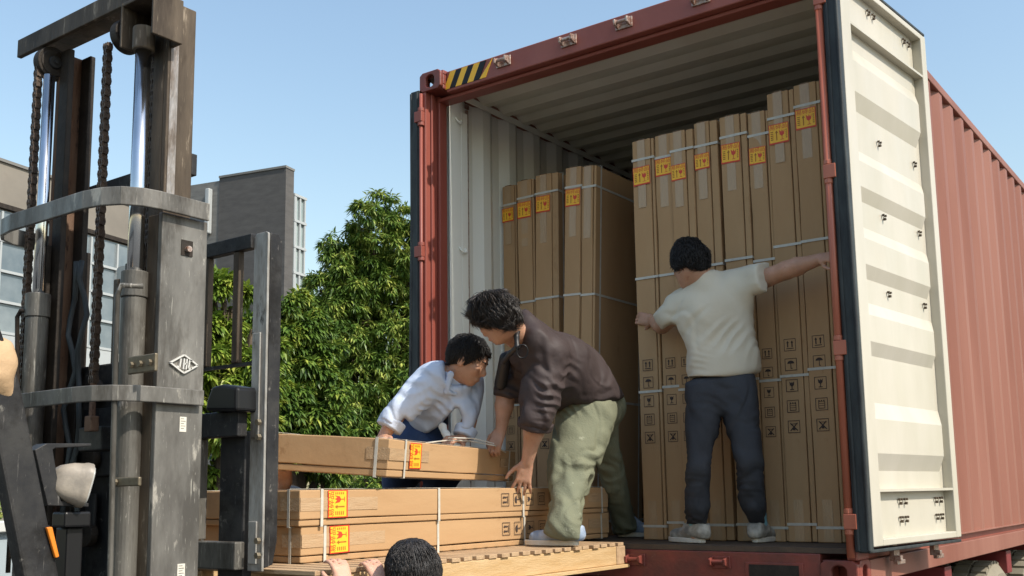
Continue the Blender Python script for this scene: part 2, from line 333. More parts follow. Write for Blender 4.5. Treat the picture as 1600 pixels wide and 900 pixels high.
for X0 in (.588, 1.029, 1.372, 1.811):           # cam keepers above and below the opening
    for z, my in ((2.835, .055), (.095, .012)):
        k = MB(); k.box(X0-.05, X0+.05, my-.010, my, z-.028, z+.028)
        for sx in (-1, 1):
            k.prism([(X0+sx*.030, my-.01, z-.024), (X0+sx*.030, my-.045, z-.012), (X0+sx*.030, my-.05, z+.016), (X0+sx*.030, my-.01, z+.026)], (sx*.012, 0, 0))
        k.cyl((X0-.035, my-.03, z+.004), (X0+.03, my-.03, z+.004), .010, 8)
        k.obj('cam_keeper', M['silver'] if z > 1 else M['cframe'], cont, bevel=.003)
# hazard stripes on the header: yellow and black slanted bands, flat decals
def hx(px, py): return at(px, py, Y=.0525)
zt, zb = H_-.016, H_-.118
xs = at(694, 118, Y=.0515).x-.004; dst = (at(771, 98, Y=.0515).x-xs-.05)/7.2
for k in range(7):
    x0 = xs+k*dst; y = .0515
    a = [(x0, y, zb), (x0+dst, y, zb), (x0+dst+.05, y, zt), (x0+.05, y, zt)]
    if k == 6: a = a[:3]
    q = MB(); q.prism(a, (0, .003, 0))
    q.obj('hazard_stripe', M['yellow'] if k % 2 == 0 else M['handblack'], cont)
# corrugated walls
def corr(y0, y1, pitch, depth, ph):
    """list of (y, offset) for a trapezoid profile"""
    out = []; k0 = math.floor((y0-ph)/pitch)-1; y = 0
    for k in range(int((y1-y0)/pitch)+4):
        c = ph+(k0+k)*pitch
        for dy, o_ in ((-.5*.072*pitch/.278*1., 1), (.5*.072*pitch/.278, 1), ((.036+.068)*pitch/.278, 0), ((.036+.068+.07)*pitch/.278, 0)):
            yy = c+dy
            if y0 < yy < y1: out.append((yy, o_*depth))
    return [(y0, out[0][1])]+out+[(y1, out[-1][1])]
def corr_wall(name, xo, sgn, mo, mi):
    pr = corr(.178, L_-.15, .278, .036, 2.257)
    for side, m_, off in (('outer', mo, 0), ('inner', mi, .004)):
        b = MB(); z0, z1 = .160, H_-.056
        vs = []
        for y, o_ in pr: vs += [(xo-sgn*(o_+off), y, z0), (xo-sgn*(o_+off), y, z1)]
        b.add(vs, [(2*i, 2*i+2, 2*i+3, 2*i+1) for i in range(len(pr)-1)])
        yield b, m_
for nm, xo, sgn in (('side_wall', W_-.008, 1), ('side_wall', .008, -1)):
    bb = MB()
    for j, (b, m_) in enumerate(corr_wall(nm, xo, sgn, M['cside'], M['cream'])):
        bb.mi = j; bb.add(b.v, b.f)
    bb.obj(nm, [M['cside'], M['cream']], cont)
    x0, x1 = (W_-.062, W_-.001) if sgn > 0 else (.001, .062)
    b = MB(); b.box(x0, x1, .179, L_-.179, H_-.058, H_-.002); b.obj('top_rail', M['cside'], cont, bevel=.006)
    xa_, xb_ = (x0, x1-.034) if sgn > 0 else (x0+.034, x1)
    b = MB(); b.box(x0, x1, .179, L_-.179, .014, .112); br = b.obj('bottom_rail', M['cside'], cont, bevel=.004)
    b = MB(); b.box(xa_, xb_, .179, L_-.179, .1125, .1525); b.obj('rail_recess', M['cred'], br)
    b = MB(); b.box(x0, x1, .179, L_-.179, .153, .162); b.obj('panel_flange', M['cside'], br, bevel=.002)
    # interior strip where the wall meets the post and the roof
    xi = (W_-.068, W_-.0625) if sgn > 0 else (.0625, .068)
    b = MB(); b.box(xi[0], xi[1], .192, L_-.2, H_-.075, H_-.036); b.obj('rail_lining', M['cream'], cont)
b = MB(); pr = corr(.19, L_-.15, .209, .028, .35)
for j, off in ((0, 0), (1, -.004)):
    b.mi = j; vs = []
    for y, o_ in pr: vs += [(.06, y, H_-.012-o_+off), (W_-.06, y, H_-.012-o_+off)]
    b.add(vs, [(2*i, 2*i+1, 2*i+3, 2*i+2) for i in range(len(pr)-1)])
b.obj('roof', [M['cside'], M['roofcream']], cont)
b = MB(); b.box(.06, W_-.06, L_-.12, L_-.08, .16, H_-.06); b.obj('front_wall', M['cream'], cont)
for X0, x1 in ((.046, .050),):
    b = MB(); b.box(.0695, .0745, .19, .30, .17, H_-.06); b.box(.0735, .0765, .30, .36, .17, H_-.16)
    b.obj('lining_plate', M['cream'], cont, bevel=.002)
for y, z in ((.27, 2.70), (.30, 1.9), (.30, 1.15), (1.9, 2.72), (3.5, 2.72)):
    r = MB(); r.tube([(.078+.02*math.sin(a), y+.028*math.cos(a), z-.02-.03*abs(math.sin(a))) for a in np.linspace(0, math.pi, 9)], .006, 8)
    r.obj('lashing_ring', M['cream'], cont, smooth=True)

# doors: hinged at the posts, swung right round against the side walls
def make_door(hinge, free, sgn, label):
    hinge, free = V(hinge), V(free)
    u = (free-hinge).normalized(); wd = (free-hinge).length; nrm = V((u.y, -u.x, 0))*sgn    # inner face looks outwards now
    z0, z1 = .175, 2.775
    up = V((0, 0, 1))
    P = lambda s, z, o_: hinge+u*s+up*z+nrm*o_
    b = MB()
    def slab(s0, s1, za, zb, o0, o1, B=None):
        (B or b).obox(P((s0+s1)/2, (za+zb)/2, (o0+o1)/2), u, nrm, up, (s1-s0)/2, abs(o1-o0)/2, (zb-za)/2)
    fr = .085
    slab(0, .10, z0, z1, -.055, 0); slab(wd-.065, wd, z0, z1, -.055, 0)
    slab(.10, wd-.065, z1-.03, z1, -.055, 0); slab(.10, wd-.065, z0, z0+.03, -.055, 0)
    dr = b.obj('door', M['doorcream'], cont, bevel=.004); tag(dr, label)
    # pressed panel with three horizontal ribs
    prof = [(z0+.03, -.040), (z0+.26, -.040)]
    def rib(zc, h=.20, d=.034):
        return [(zc-h/2, -.040), (zc-h/4, -.040+d), (zc+h/4, -.040+d), (zc+h/2, -.040)]
    for zc in (z0+.47, z0+.95, z0+1.30, z0+1.66, z0+2.12): prof += rib(zc, .30, .028) if zc in (z0+.47, z0+2.12) else rib(zc, .24, .022)
    prof += [(z1-.20, -.040), (z1-.03, -.040)]
    prof = sorted(prof); B = MB(); vs = []
    n = len(prof)
    for s_ in (.10, wd-.13): vs += [P(s_, z, o_) for z, o_ in prof]
    vs += [P(wd-.066, z, -.048) for z, o_ in prof]
    B.add(vs, [(i, i+1, n+i+1, n+i) for i in range(n-1)]+[(n+i, n+i+1, 2*n+i+1, 2*n+i) for i in range(n-1)])
    B.obj('door_panel', M['doorcream'], dr)
    B = MB(); B.obox(P(wd/2, (z0+z1)/2, -.058), u, nrm, up, wd/2-.002, .002, (z1-z0)/2-.002); B.obj('door_skin', M['cside'], dr)
    for z in (z0+.235, z1-.235):
        B = MB(); B.obox(P((.101+wd-.066)/2, z, -.022), u, nrm, up, (wd-.167)/2, .020, .006); B.obj('cross_member', M['doorcream'], dr)
    # rubber gasket round the edge
    B = MB()
    for a, c in (((-.030, z0-.02), (-.030, z1+.02)), ((wd+.012, z0-.012), (wd+.012, z1+.015)), ((-.03, z0-.018), (wd+.01, z0-.018)), ((-.03, z1+.018), (wd+.01, z1+.018))):
        pa, pb = P(a[0], a[1], -.03), P(c[0], c[1], -.03)
        if a[0] != c[0]: B.bar(pa, pb, .05, .014, up)
        elif a[0] < 0: B.obox((pa+pb)/2, u, nrm, up, .022, .032, (z1-z0)/2+.02); B.tube([P(-.05, z0-.015, .0), P(-.053, z0+1., .004), P(-.048, z0+1.8, -.002), P(-.05, z1+.01, .0)], .009, 8); B.tube([P(-.052, z0-.015, -.045), P(-.05, z0+1.3, -.05), P(-.05, z1+.01, -.045)], .009, 8)
        else: B.obox((pa+pb)/2, u, nrm, up, .006, .02, (z1-z0)/2)
    B.obj('gasket', M['gasket'], dr, bevel=.003)
    # clusters of rivet heads
    B = MB()
    for zz in (z0+.095, z0+.175, z0+.88, z0+1.13, z0+1.50, z0+1.86, z1-.09):
        for s_ in (.42, .86):
            for q in (-.03, .03) if abs(zz-z0-.13) < .06 or zz > z1-.3 else (0,):
                c_ = P(s_+q, zz, -.036)
                B.cyl(c_, c_+nrm*.012, .0065, 8); B.cyl(c_+up*.018+u*.012, c_+up*.018+u*.012+nrm*.010, .0055, 8); B.cyl(c_+up*.018-u*.012, c_+up*.018-u*.012+nrm*.010, .0055, 8)
    tag(B.obj('bolt_heads', M['steelb'], dr), kind='stuff')
    # lock rods on the outer face, with cams above and below
    for s_ in (.38, .86):
        B = MB(); B.cyl(P(s_, z0-.02, -.075), P(s_, z1+.02, -.075), .017, 10)
        for za, zb, sg in ((z0-.025, z0-.085, -1), (z1+.025, z1+.065, 1)):
            B.obox(P(s_, (za+zb)/2, -.070), u, nrm, up, .030, .012, abs(zb-za)/2-.005)
            B.obox(P(s_+.012, zb, -.055), u, nrm, up, .045, .010, .010)
            B.obox(P(s_-.02, zb-sg*.018, -.045), u, nrm, up, .012, .016, .012)
        B.obj('lock_rod', M['silver'], dr, bevel=.003)
    return dr
make_door((2.503, .030, 0), (2.610, 1.07, 0), 1, 'right rear door swung back, cream pressed inner face in the sun')
make_door((-.060, .045, 0), (-.075, 1.10, 0), -1, 'left rear door swung back, seen edge on')

# ------------------------------------------------------------------ trailer under the container
tr = empty('container_trailer', (1.2, 6, GZ), 'red trailer chassis with large dusty tyres under the shipping container', 'trailer')
b = MB()
for x in (.72, 1.60): b.box(x, x+.12, .15, 12, -.42, -.012)
for y in (.1, 1.6, 3.2, 4.8, 6.4, 8, 9.6, 11.2): b.box(.05, W_-.05, y, y+.14, -.16, -.014)
b.obj('chassis_frame', M['chassis'], tr, bevel=.005)
b = MB(); b.box(.1, W_-.1, .02, .09, -.55, -.42); b.obj('rear_bumper', M['chassis'], tr, bevel=.005)
for y in (1.75, 3.05, 4.35):
    for x in (.05, 1.80):
        wh = MB(); c_ = V((x+.29, y, GZ+.535)); n = 40
        prof = [(-.28, .36), (-.285, .47), (-.25, .525), (-.02, .535), (-.015, .50), (.015, .50), (.02, .535), (.25, .525), (.285, .47), (.28, .36)]
        vs = []
        for k in range(n):
            a = 2*math.pi*k/n
            for o_, rr in prof: vs.append(c_+V((o_, math.cos(a)*rr, math.sin(a)*rr)))
        q = len(prof); wh.add(vs, [(k*q+i, k*q+i+1, ((k+1) % n)*q+i+1, ((k+1) % n)*q+i) for k in range(n) for i in range(q-1)])
        for k in range(n):                                         # tread blocks
            a = 2*math.pi*(k+.5)/n; ra = V((0, math.cos(a), math.sin(a))); ta = V((0, -math.sin(a), math.cos(a)))
            for o_ in (-.2, -.09, .09, .2): wh.obox(c_+ra*.535+V((o_, 0, 0)), V((1, 0, 0)), ta, ra, .045, .030, .010)
        wo = wh.obj('wheel', M['tyre'] if y < 2 else M['tyredust'], tr)
        rm = MB(); rm.cyl(c_+V((-.2, 0, 0)), c_+V((.22, 0, 0)), .30, 24); rm.cyl(c_+V((.22, 0, 0)), c_+V((.28, 0, 0)), .10, 16); rm.obj('rim', M['silver'], wo)
# ------------------------------------------------------------------ cardboard boxes
KF = Matrix.Identity(4)
def text_polys(): pass
def rect(B, x0, x1, z0, z1, y, mi): B.mi = mi; B.add([(x0, y, z0), (x1, y, z0), (x1, y, z1), (x0, y, z1)], [(0, 1, 2, 3)])
def poly(B, pts, y, mi): B.mi = mi; B.add([(x, y, z) for x, z in pts], [tuple(range(len(pts)))])
def glyph_mesh(txt, size):
    cu = bpy.data.curves.new('glyph', 'FONT'); cu.body = txt; cu.size = size; cu.resolution_u = 2; cu.align_x = 'CENTER'; cu.align_y = 'CENTER'
    o = bpy.data.objects.new('glyph', cu); COL.objects.link(o); bpy.context.view_layer.update()
    dg = bpy.context.evaluated_depsgraph_get(); me = o.evaluated_get(dg).to_mesh()
    vs = [tuple(v.co) for v in me.vertices]; fs = [tuple(p.vertices) for p in me.polygons]
    o.evaluated_get(dg).to_mesh_clear(); bpy.data.objects.remove(o); return vs, fs
GL = glyph_mesh('易碎品', .032)
def label_mesh():
    B = MB(); s = .052
    rect(B, -s, s, -s, s, 0, 1); rect(B, -s+.004, s-.004, -s+.008, s-.004, -.0006, 0)
    B.mi = 1; B.add([(x, -.0012, y+.034) for x, y, z in GL[0]], GL[1])
    # broken glass and arrow
    poly(B, [(.002, .018), (.006, -.008), (.016, -.016), (.028, -.008), (.032, .018), (.024, .004), (.018, .018), (.014, .006)], -.0012, 1)
    rect(B, .0155, .0185, -.032, -.012, -.0012, 1); rect(B, .008, .026, -.035, -.032, -.0012, 1)
    rect(B, -.0135, -.0085, -.034, .006, -.0012, 2); poly(B, [(-.019, .004), (-.003, .004), (-.011, .018)], -.0012, 2)
    for k in range(5):
        z = .010-k*.010
        rect(B, -.042, -.028, z, z+.005, -.0012, 2); rect(B, .036, .044, z, z+.005, -.0012, 2)
    return B.mesh('warning_label', [M['yellow'], M['red'], M['brownink']])
LABEL = label_mesh()
def sym_mesh(kind):
    B = MB(); s, t = .030, .0028; y = 0
    for a in ((-s, s, s-t, s), (-s, s, -s, -s+t), (-s, -s+t, -s+t, s-t), (s-t, s, -s+t, s-t)): rect(B, a[0], a[1], a[2], a[3], y, 0)
    if kind == 0:
        for x in (-.011, .011):
            rect(B, x-.003, x+.003, -.012, .010, y, 0); poly(B, [(x-.007, .009), (x+.007, .009), (x, .021)], y, 0)
        rect(B, -.018, .018, -.020, -.016, y, 0)
    if kind == 1:
        poly(B, [(.018*math.cos(a), .004+.015*math.sin(a)) for a in np.linspace(0, math.pi, 9)], y, 0)
        rect(B, -.0018, .0018, -.018, .006, y-.0003, 0); rect(B, -.0018, .008, -.021, -.0175, y, 0)
    if kind == 2:
        poly(B, [(-.012, .020), (-.010, .002), (0, -.006), (.010, .002), (.012, .020), (.004, .012), (.001, .020), (-.003, .012)], y, 0)
        rect(B, -.002, .002, -.018, -.004, y-.0003, 0); rect(B, -.010, .010, -.021, -.0175, y, 0)
    if kind == 3:
        for z in (.012, .002, -.008): rect(B, -.016, .016, z, z+.002, y, 0)
        for x in (-.012, 0, .012): poly(B, [(x-.004, .019), (x+.004, .019), (x, .010)], y-.0003, 0)
        rect(B, -.016, -.0135, -.018, .012, y-.0003, 0); rect(B, .0135, .016, -.018, .012, y-.0003, 0); rect(B, -.016, .016, -.021, -.018, y, 0)
    if kind == 4:
        for k in (-1, 1): poly(B, [(-.020*k, -.018), (-.016*k, -.021), (.020*k, .016), (.016*k, .019)], y-.0003*k, 0)
        poly(B, [(.008*math.cos(a), -.010+.008*math.sin(a)) for a in np.linspace(0, 2*math.pi, 9)[:-1]], y-.0006, 0)
        rect(B, -.012, .012, .012, .015, y-.0006, 0)
    return B.mesh('handling_symbol', [M['ink']])
SYM = [sym_mesh(k) for k in range(5)]
LBOX, WBOX = 2.15, .58
def make_box(mtx, T, label, group=None, L=LBOX, W=WBOX, lid=.8, lip_low=False, label_on=True, sym=True, straps=(.055, .356, .64, .965), dark=False, lab_t=.09, lpos=0, tape=True):
    """local frame: x = thickness 0..T, y = 0 (printed narrow face) .. W, z = 0..L, printed end at the top"""
    root = bpy.data.objects.new('cardboard_box', None); COL.objects.link(root); root.matrix_basis = mtx; root.empty_display_size = .1
    tag(root, label, 'cardboard box', group)
    km = M['kraft_shaded'] if dark else M['kraft']
    r_ = random.Random(zlib.crc32(label.encode()) & 0xffff)
    def part(name, me): 
        o = bpy.data.objects.new(name, me); COL.objects.link(o); o.parent = root; return o
    def lump(x0, x1, y0, y1, z0, z1, amp):
        B = MB(); nx, ny, nz = 2, 4, 12; idx = {}
        def vid(i, j, k):
            if (i, j, k) not in idx:
                p = np.array([[x0+(x1-x0)*i/nx, y0+(y1-y0)*j/ny, z0+(z1-z0)*k/nz]])
                d = np.array([vnoise(p*4.3+11*q+zlib.crc32(label.encode()) % 97, q)[0] for q in range(3)])*amp
                d[2] *= .5; idx[(i, j, k)] = len(B.v); B.v.append(tuple(p[0]+d))
            return idx[(i, j, k)]
        def quad(*c): B.f.append(tuple(vid(*q) for q in c)); B.m.append(0)
        for j in range(ny):
            for k in range(nz):
                quad((0,j,k),(0,j,k+1),(0,j+1,k+1),(0,j+1,k)); quad((nx,j,k),(nx,j+1,k),(nx,j+1,k+1),(nx,j,k+1))
        for i in range(nx):
            for k in range(nz):
                quad((i,0,k),(i+1,0,k),(i+1,0,k+1),(i,0,k+1)); quad((i,ny,k),(i,ny,k+1),(i+1,ny,k+1),(i+1,ny,k))
            for j in range(ny):
                quad((i,j,0),(i,j+1,0),(i+1,j+1,0),(i+1,j,0)); quad((i,j,nz),(i+1,j,nz),(i+1,j+1,nz),(i,j+1,nz))
        return B
    xl = (T*(1-lid), T) if lip_low else (0, T*lid)
    xb = (0, T*(1-lid)) if lip_low else (T*lid, T)
    e = .0045
    B = lump(xl[0], xl[1], 0, W, 0, L, .0028); o = part('lid', B.mesh('lid', km)); bv = o.modifiers.new('bevel', 'BEVEL'); bv.width = .004; bv.segments = 2; bv.angle_limit = R(50)
    B = MB(); B.box(xb[0]+(.0 if lip_low else .003), xb[1]-(.003 if lip_low else 0), e, W-e, e*.5, L-e*.5); o = part('tray', B.mesh('tray', km)); bv = o.modifiers.new('bevel', 'BEVEL'); bv.width = .004; bv.segments = 2
    # straps round the box
    def ring(B, ax, p, hw):
        g_ = .0035; t_ = .0012
        if ax == 'z':
            z0, z1 = p-hw, p+hw
            B.box(-g_, T+g_, -g_, -g_+t_, z0, z1); B.box(-g_, T+g_, W+g_-t_, W+g_, z0, z1)
            B.box(-g_, -g_+t_, -g_+t_, W+g_-t_, z0, z1); B.box(T+g_-t_, T+g_, -g_+t_, W+g_-t_, z0, z1)
        else:
            y0, y1 = p-hw, p+hw; gg = g_+.0015
            B.box(-gg, T+gg, y0, y1, L+gg-t_, L+gg); B.box(-gg, T+gg, y0, y1, -gg+.001, -gg+.001+t_)
            B.box(-gg, -gg+t_, y0, y1, -gg+.001+t_, L+gg-t_); B.box(T+gg-t_, T+gg, y0, y1, -gg+.001+t_, L+gg-t_)
    for s_ in straps:
        B = MB(); ring(B, 'z', L*(1-s_)+r_.uniform(-.012, .012), .0065); part('strap', B.mesh('strap', M['strap']))
    for y in (.055, W-.06):
        B = MB(); ring(B, 'y', y, .0065); part('strap', B.mesh('strap', M['strap']))
    xc = (xl[0]+xl[1])/2
    if tape:
        B = MB(); B.box(xc-.024, xc+.024, -.0022, -.0012, L-.34-r_.uniform(0, .1), L-.002); part('packing_tape', B.mesh('packing_tape', M['tape']))
        B = MB(); B.box(xc-.024, xc+.024, -.0022, .10, L+.0015, L+.0025); part('packing_tape', B.mesh('packing_tape', M['tape']))
        B = MB(); B.box(xc-.024, xc+.024, -.0022, -.0012, .004, .20); part('packing_tape', B.mesh('packing_tape', M['tape']))
    sc = min(1, (xl[1]-xl[0])/.106)
    if label_on:
        o = part('warning_label', LABEL); o.location = (xc+lpos, -.0042, L*(1-lab_t)+r_.uniform(-.01, .01)); o.scale = (sc, 1, sc); o.rotation_euler = (0, R(r_.uniform(-1.5, 1.5)), 0)
    if sym:
        for k, f_ in enumerate((.577, .62, .666, .711, .755)):
            o = part('handling_symbol', SYM[k]); o.location = (xc, -.0030, L*(1-f_)); o.scale = (sc, 1, sc)
    return root
FZ = .169
Gs = 'cardboard boxes standing upright in the container'
def stand(x0, x1, yf, ztop, label, lean=0, lid=.8, **k):
    mtx = Matrix.Translation((x0, yf, FZ)) @ Matrix.Rotation(lean, 4, 'Y')
    return make_box(mtx, x1-x0, label, Gs, L=ztop-FZ, lid=lid, **k)
right = [(1.190, 1.322, 2.333, .86, 'upright box whose front edge the man in the white tee grips'),
         (1.325, 1.426, 2.338, 1.0, 'narrow upright box second from the gripped box, tight against its right neighbour'),
         (1.427, 1.559, 2.332, .68, 'upright box directly above the head of the man in the white tee'),
         (1.561, 1.694, 2.355, .66, 'upright box right of the head of the man in the tee, wide side lip'),
         (1.716, 1.862, 2.350, .76, 'upright box behind the shoulders of the man in the tee, dark gap left of it'),
         (1.865, 1.976, 2.340, .84, 'upright box with the lowest top beside two taller boxes on its right'),
         (1.979, 2.119, 2.414, .80, 'tall upright box behind the outstretched arm, warning label set low'),
         (2.122, 2.254, 2.420, .86, 'tallest wide upright box next to the right door post but one'),
         (2.257, 2.374, 2.405, .9, 'upright box half hidden by the right door post')]
for i, (x0, x1, zt, lid, lb) in enumerate(right):
    yf = .42+(.0, .012, -.004, .01, .0, .012, .0, -.006, .01)[i]
    stand(x0, x1-.002, yf, zt, lb, lid=lid, lab_t=(.095, .085, .105, .095, .09, .105, .10, .085, .08)[i])
a = at(981, 285, D=5.78)
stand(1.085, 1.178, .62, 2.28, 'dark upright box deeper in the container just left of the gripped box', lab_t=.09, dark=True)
X_ = lambda px, py, Y: at(px, py, Y=Y).x
left = [(784.5, 806, 290, .75, 'leftmost upright box against the cream container wall', 0, .84),
        (808, 833, 281, .71, 'second upright box from the cream container wall', 0, .86),
        (836, 871, 271, .69, 'third upright box from the cream container wall, above the crouching man', R(.8), .72)]
for pa, pb, py, yf, lb, le, ld in left:
    zt = at((pa+pb)/2, py, Y=yf).z; xa, xb = X_(pa, py, yf), X_(pb, py, yf); stand(xa-math.sin(le)*(zt-FZ), xb-math.sin(le)*(zt-FZ), yf, zt, lb, lean=le, lid=ld)
yf = .60; zt = at(896, 260, Y=yf).z; le = R(2.4); o1 = math.sin(le)*(zt-FZ)
stand(X_(884, 260, yf)-o1, X_(909, 258, yf)-o1, yf, zt, 'leaning upright box beside the dark gap, tilted left at the bottom', lean=le, lid=.96)
stand(X_(910, 260, yf)-o1, X_(924, 262, yf)-o1+.03, yf+.004, zt-.012, 'upright box whose broad brown side faces the dark gap', lean=le, label_on=False, lid=.8, sym=False)
def lying(x1, y0, z0, T, label, group, L=LBOX, W=WBOX, yaw=0, pitch=0, roll=0, **k):
    # local z -> -Y, local -y -> +X, local x -> +Z ; label end (z = L) at y0
    base = Matrix(((0, -1, 0, 0), (0, 0, -1, L), (1, 0, 0, 0), (0, 0, 0, 1)))
    mtx = Matrix.Translation((x1, y0, z0)) @ Matrix.Rotation(yaw, 4, 'Z') @ Matrix.Rotation(pitch, 4, 'X') @ Matrix.Rotation(roll, 4, 'Y') @ base
    return make_box(mtx, T, label, group, L=L, W=W, lip_low=True, **k)
Gl = 'cardboard boxes lying flat on the pallet'
lying(1.028, -1.816, .181, .130, 'lower box of the flat stack on the wooden pallet', Gl, W=.62)
lying(1.040, -1.836, .313, .130, 'box lying second in the flat stack, right under the tilted top box', Gl, W=.62)
A = at(605, 745, D=4.02); B_ = at(803, 752, D=5.25)
d = B_-A; LT = d.length
lying(A.x, A.y, A.z, .148, 'tilted sunlit top box being slid by the three men', Gl, L=LT, W=.58, yaw=math.atan2(-d.x, d.y), pitch=math.atan2(d.z, math.hypot(d.x, d.y)), roll=R(4.2), sym=False, straps=(.10, .93), lab_t=.165)
Gc = 'cardboard boxes lying flat inside the container'
for k in range(3):
    base = Matrix.Translation((.20, 1.36+.01*k, FZ+.001+.132*k))
    mtx = base @ Matrix(((0, 1, 0, 0), (0, 0, 1, 0), (1, 0, 0, 0), (0, 0, 0, 1))) 
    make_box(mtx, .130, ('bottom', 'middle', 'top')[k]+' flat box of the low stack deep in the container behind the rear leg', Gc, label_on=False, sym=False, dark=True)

# ------------------------------------------------------------------ pallet
pal = empty('wooden_pallet', (.73, -1.0, .06), 'slatted sunlit wooden pallet carried on the forks against the container sill', 'pallet')
b = MB(); n = 26
for k in range(n):
    y = -2.03+k*(2.0-.055)/(n-1); dx = random.uniform(-.006, .006); 
    q = MB(); q.box(.13+dx, 1.334+dx, y, y+.052, .1625, .1785); q.obj('deck_board', M['wood2'], pal, bevel=.002)
for x in (.135, .71, 1.292):
    q = MB(); q.box(x, x+.036, -2.03, -.10, .0765, .1615); q.obj('stringer', M['wood'], pal, bevel=.003)
q = MB(); q.box(1.245, 1.33, -.098, -.02, .0765, .1615); q.obj('end_block', M['wood2'], pal, bevel=.003)
for x in (.13, .69, 1.262):
    q = MB(); q.box(x, x+.085, -2.035, -.01, .0600, .0755); q.obj('bottom_board', M['wood'], pal, bevel=.002)

# ------------------------------------------------------------------ forklift
XC = .70
fk = empty('forklift', (XC, -3.2, GZ), 'worn black forklift with raised chain mast holding the pallet', 'forklift')
mi = lambda x: 2*XC-x
def rail(name, x_out, x_in, y0, y1, z0, z1, side, mw, mf, face=None):
    """channel rail: web outside, flanges inwards; side=+1 is the near rail"""
    f = (lambda x: x) if side > 0 else mi
    def bx(B, xa, xb, *a): B.box(min(f(xa), f(xb)), max(f(xa), f(xb)), *a)
    B = MB(); bx(B, x_out-.022, x_out, y0, y1, z0, z1)
    o = B.obj(name, mw, fk, bevel=.004)
    B = MB(); bx(B, x_in, x_out-.0225, y0, y0+.022, z0+.002, z1-.002); bx(B, x_in, x_out-.0225, y1-.022, y1, z0+.002, z1-.002)
    B.obj('flange', mf, o, bevel=.004); return o
for s in (1, -1):
    ro = rail('outer_rail', 1.083, 1.006, -2.476, -2.300, -1.02, 1.335, s, M['steel'] if s > 0 else M['steelb'], M['steelb'] if s > 0 else M['dark'])
    ri = rail('inner_rail', 1.046, .962, -2.449, -2.343, -.55, at(285, 8, X=1.046).z, s, M['steelb'] if s > 0 else M['rust'], M['steelb'] if s > 0 else M['dark'])
    x = 1.0465 if s > 0 else mi(1.0465)-.0015
    B = MB(); B.box(x, x+.0015, -2.440, -2.410, 1.37, 1.98); B.obj('worn_track', M['track'], ri)
    xi = .958 if s > 0 else mi(.958)-.004
    if s < 0: continue
    B = MB(); B.box(xi+(-.012 if s > 0 else 0), xi+(0 if s > 0 else .016), -2.43, -2.37, .7, 2.0); B.obj('rub_strip', M['dark'], ri)
# dark plate painting the shade of a hole, with bolt, on the near outer rail
B = MB(); z = at(292, 388, X=1.084).z; y = at(292, 388, X=1.084).y
B.box(1.0835, 1.086, y-.022, y+.022, z-.026, z+.026); o = B.obj('bolt_recess_shade', M['dark'], fk)
B = MB(); B.cyl((1.084, y, z-.004), (1.100, y, z-.004), .010, 10); B.obj('bolt', M['silver'], o)
# diamond logo: raised strokes on the near rail
c_ = at(286, 569, X=1.084); B = MB()
def st(a, b_, w_=.0075): B.bar((1.0875, c_.y+a[0]*1.04, c_.z+a[1]*1.04), (1.0875, c_.y+b_[0]*1.04, c_.z+b_[1]*1.04), .005, w_, V((1, 0, 0)))
for sg in (-1, 1):
    st((-.050, 0), (-.012, .022*sg)); st((.050, 0), (.012, .022*sg))
st((-.012, .022), (0, .028)); st((.012, .022), (0, .028)); st((-.012, -.022), (0, -.028)); st((.012, -.022), (0, -.028))
st((-.012, .016), (-.016, -.012)); st((-.016, -.012), (-.026, -.009)); st((.0, .017), (-.003, -.016)); st((.010, .017), (.007, -.016)); st((0, .001), (.009, .001))
st((.020, .014), (.016, -.012)); st((.016, -.012), (.028, -.012)); st((.020, .014), (.029, .012))
B.obj('logo', M['castlogo'], fk)
for px, py, w2, h2 in ((286, 663, .0125, .024), (283, 893, .014, .024)):
    c_ = at(px, py, X=1.084); B = MB(); B.box(1.0832, 1.0842, c_.y-w2, c_.y+w2, c_.z-h2, c_.z+h2); o = B.obj('sticker', M['paper'], fk)
    B = MB()
    for k in range(5): B.box(1.0843, 1.0846, c_.y-w2*.7, c_.y+w2*(.7 if k % 2 else .3), c_.z+h2*(.7-k*.32), c_.z+h2*(.7-k*.32)+.0018)
    B.obj('print_line', M['brass'] if py < 800 else M['ink'], o)
# head beam on top of the inner rails
zt = 2.155
B = MB(); B.box(.185, 1.02, -2.515, -2.497, 2.085, zt); B.box(.185, 1.02, -2.4968, -2.36, zt-.016, zt-.001)
B.obj('head_beam', M['steelb'], fk, bevel=.003)
zc0, zc1 = at(205, 66, Y=-2.545).z, 2.068
xb0, xb1 = at(187, 60, Y=-2.545).x, at(238, 60, Y=-2.545).x
B = MB(); B.box(xb0, xb0+.010, -2.545, -2.43, zc0, zc1); B.box(xb1-.010, xb1, -2.545, -2.43, zc0, zc1); B.box(xb0+.0105, xb1-.0105, -2.545, -2.43, zc1-.012, zc1); B.box(xb0+.0105, xb1-.0105, -2.442, -2.43, zc0, zc1-.0125)
B.obj('cylinder_head_bracket', M['steelb'], fk, bevel=.003)
# inner mast tie behind
for za, zb_ in ((1.50, 1.575), (-.2, -.1)):
    B = MB(); B.box(.36, 1.04, -2.34, -2.318, za, zb_); B.obj('mast_tie', M['black'], fk, bevel=.003)
for xh, am in ((.50, .02), (.56, -.02), (.885, .01)):
    B = MB(); B.tube([(xh+am*math.sin(t*5), -2.425+.008*math.cos(t*7+xh*9), -.9+t*.27) for t in np.linspace(0, 8.0, 34)], .0095, 8); B.obj('hydraulic_hose', M['gasket'], fk, smooth=True)
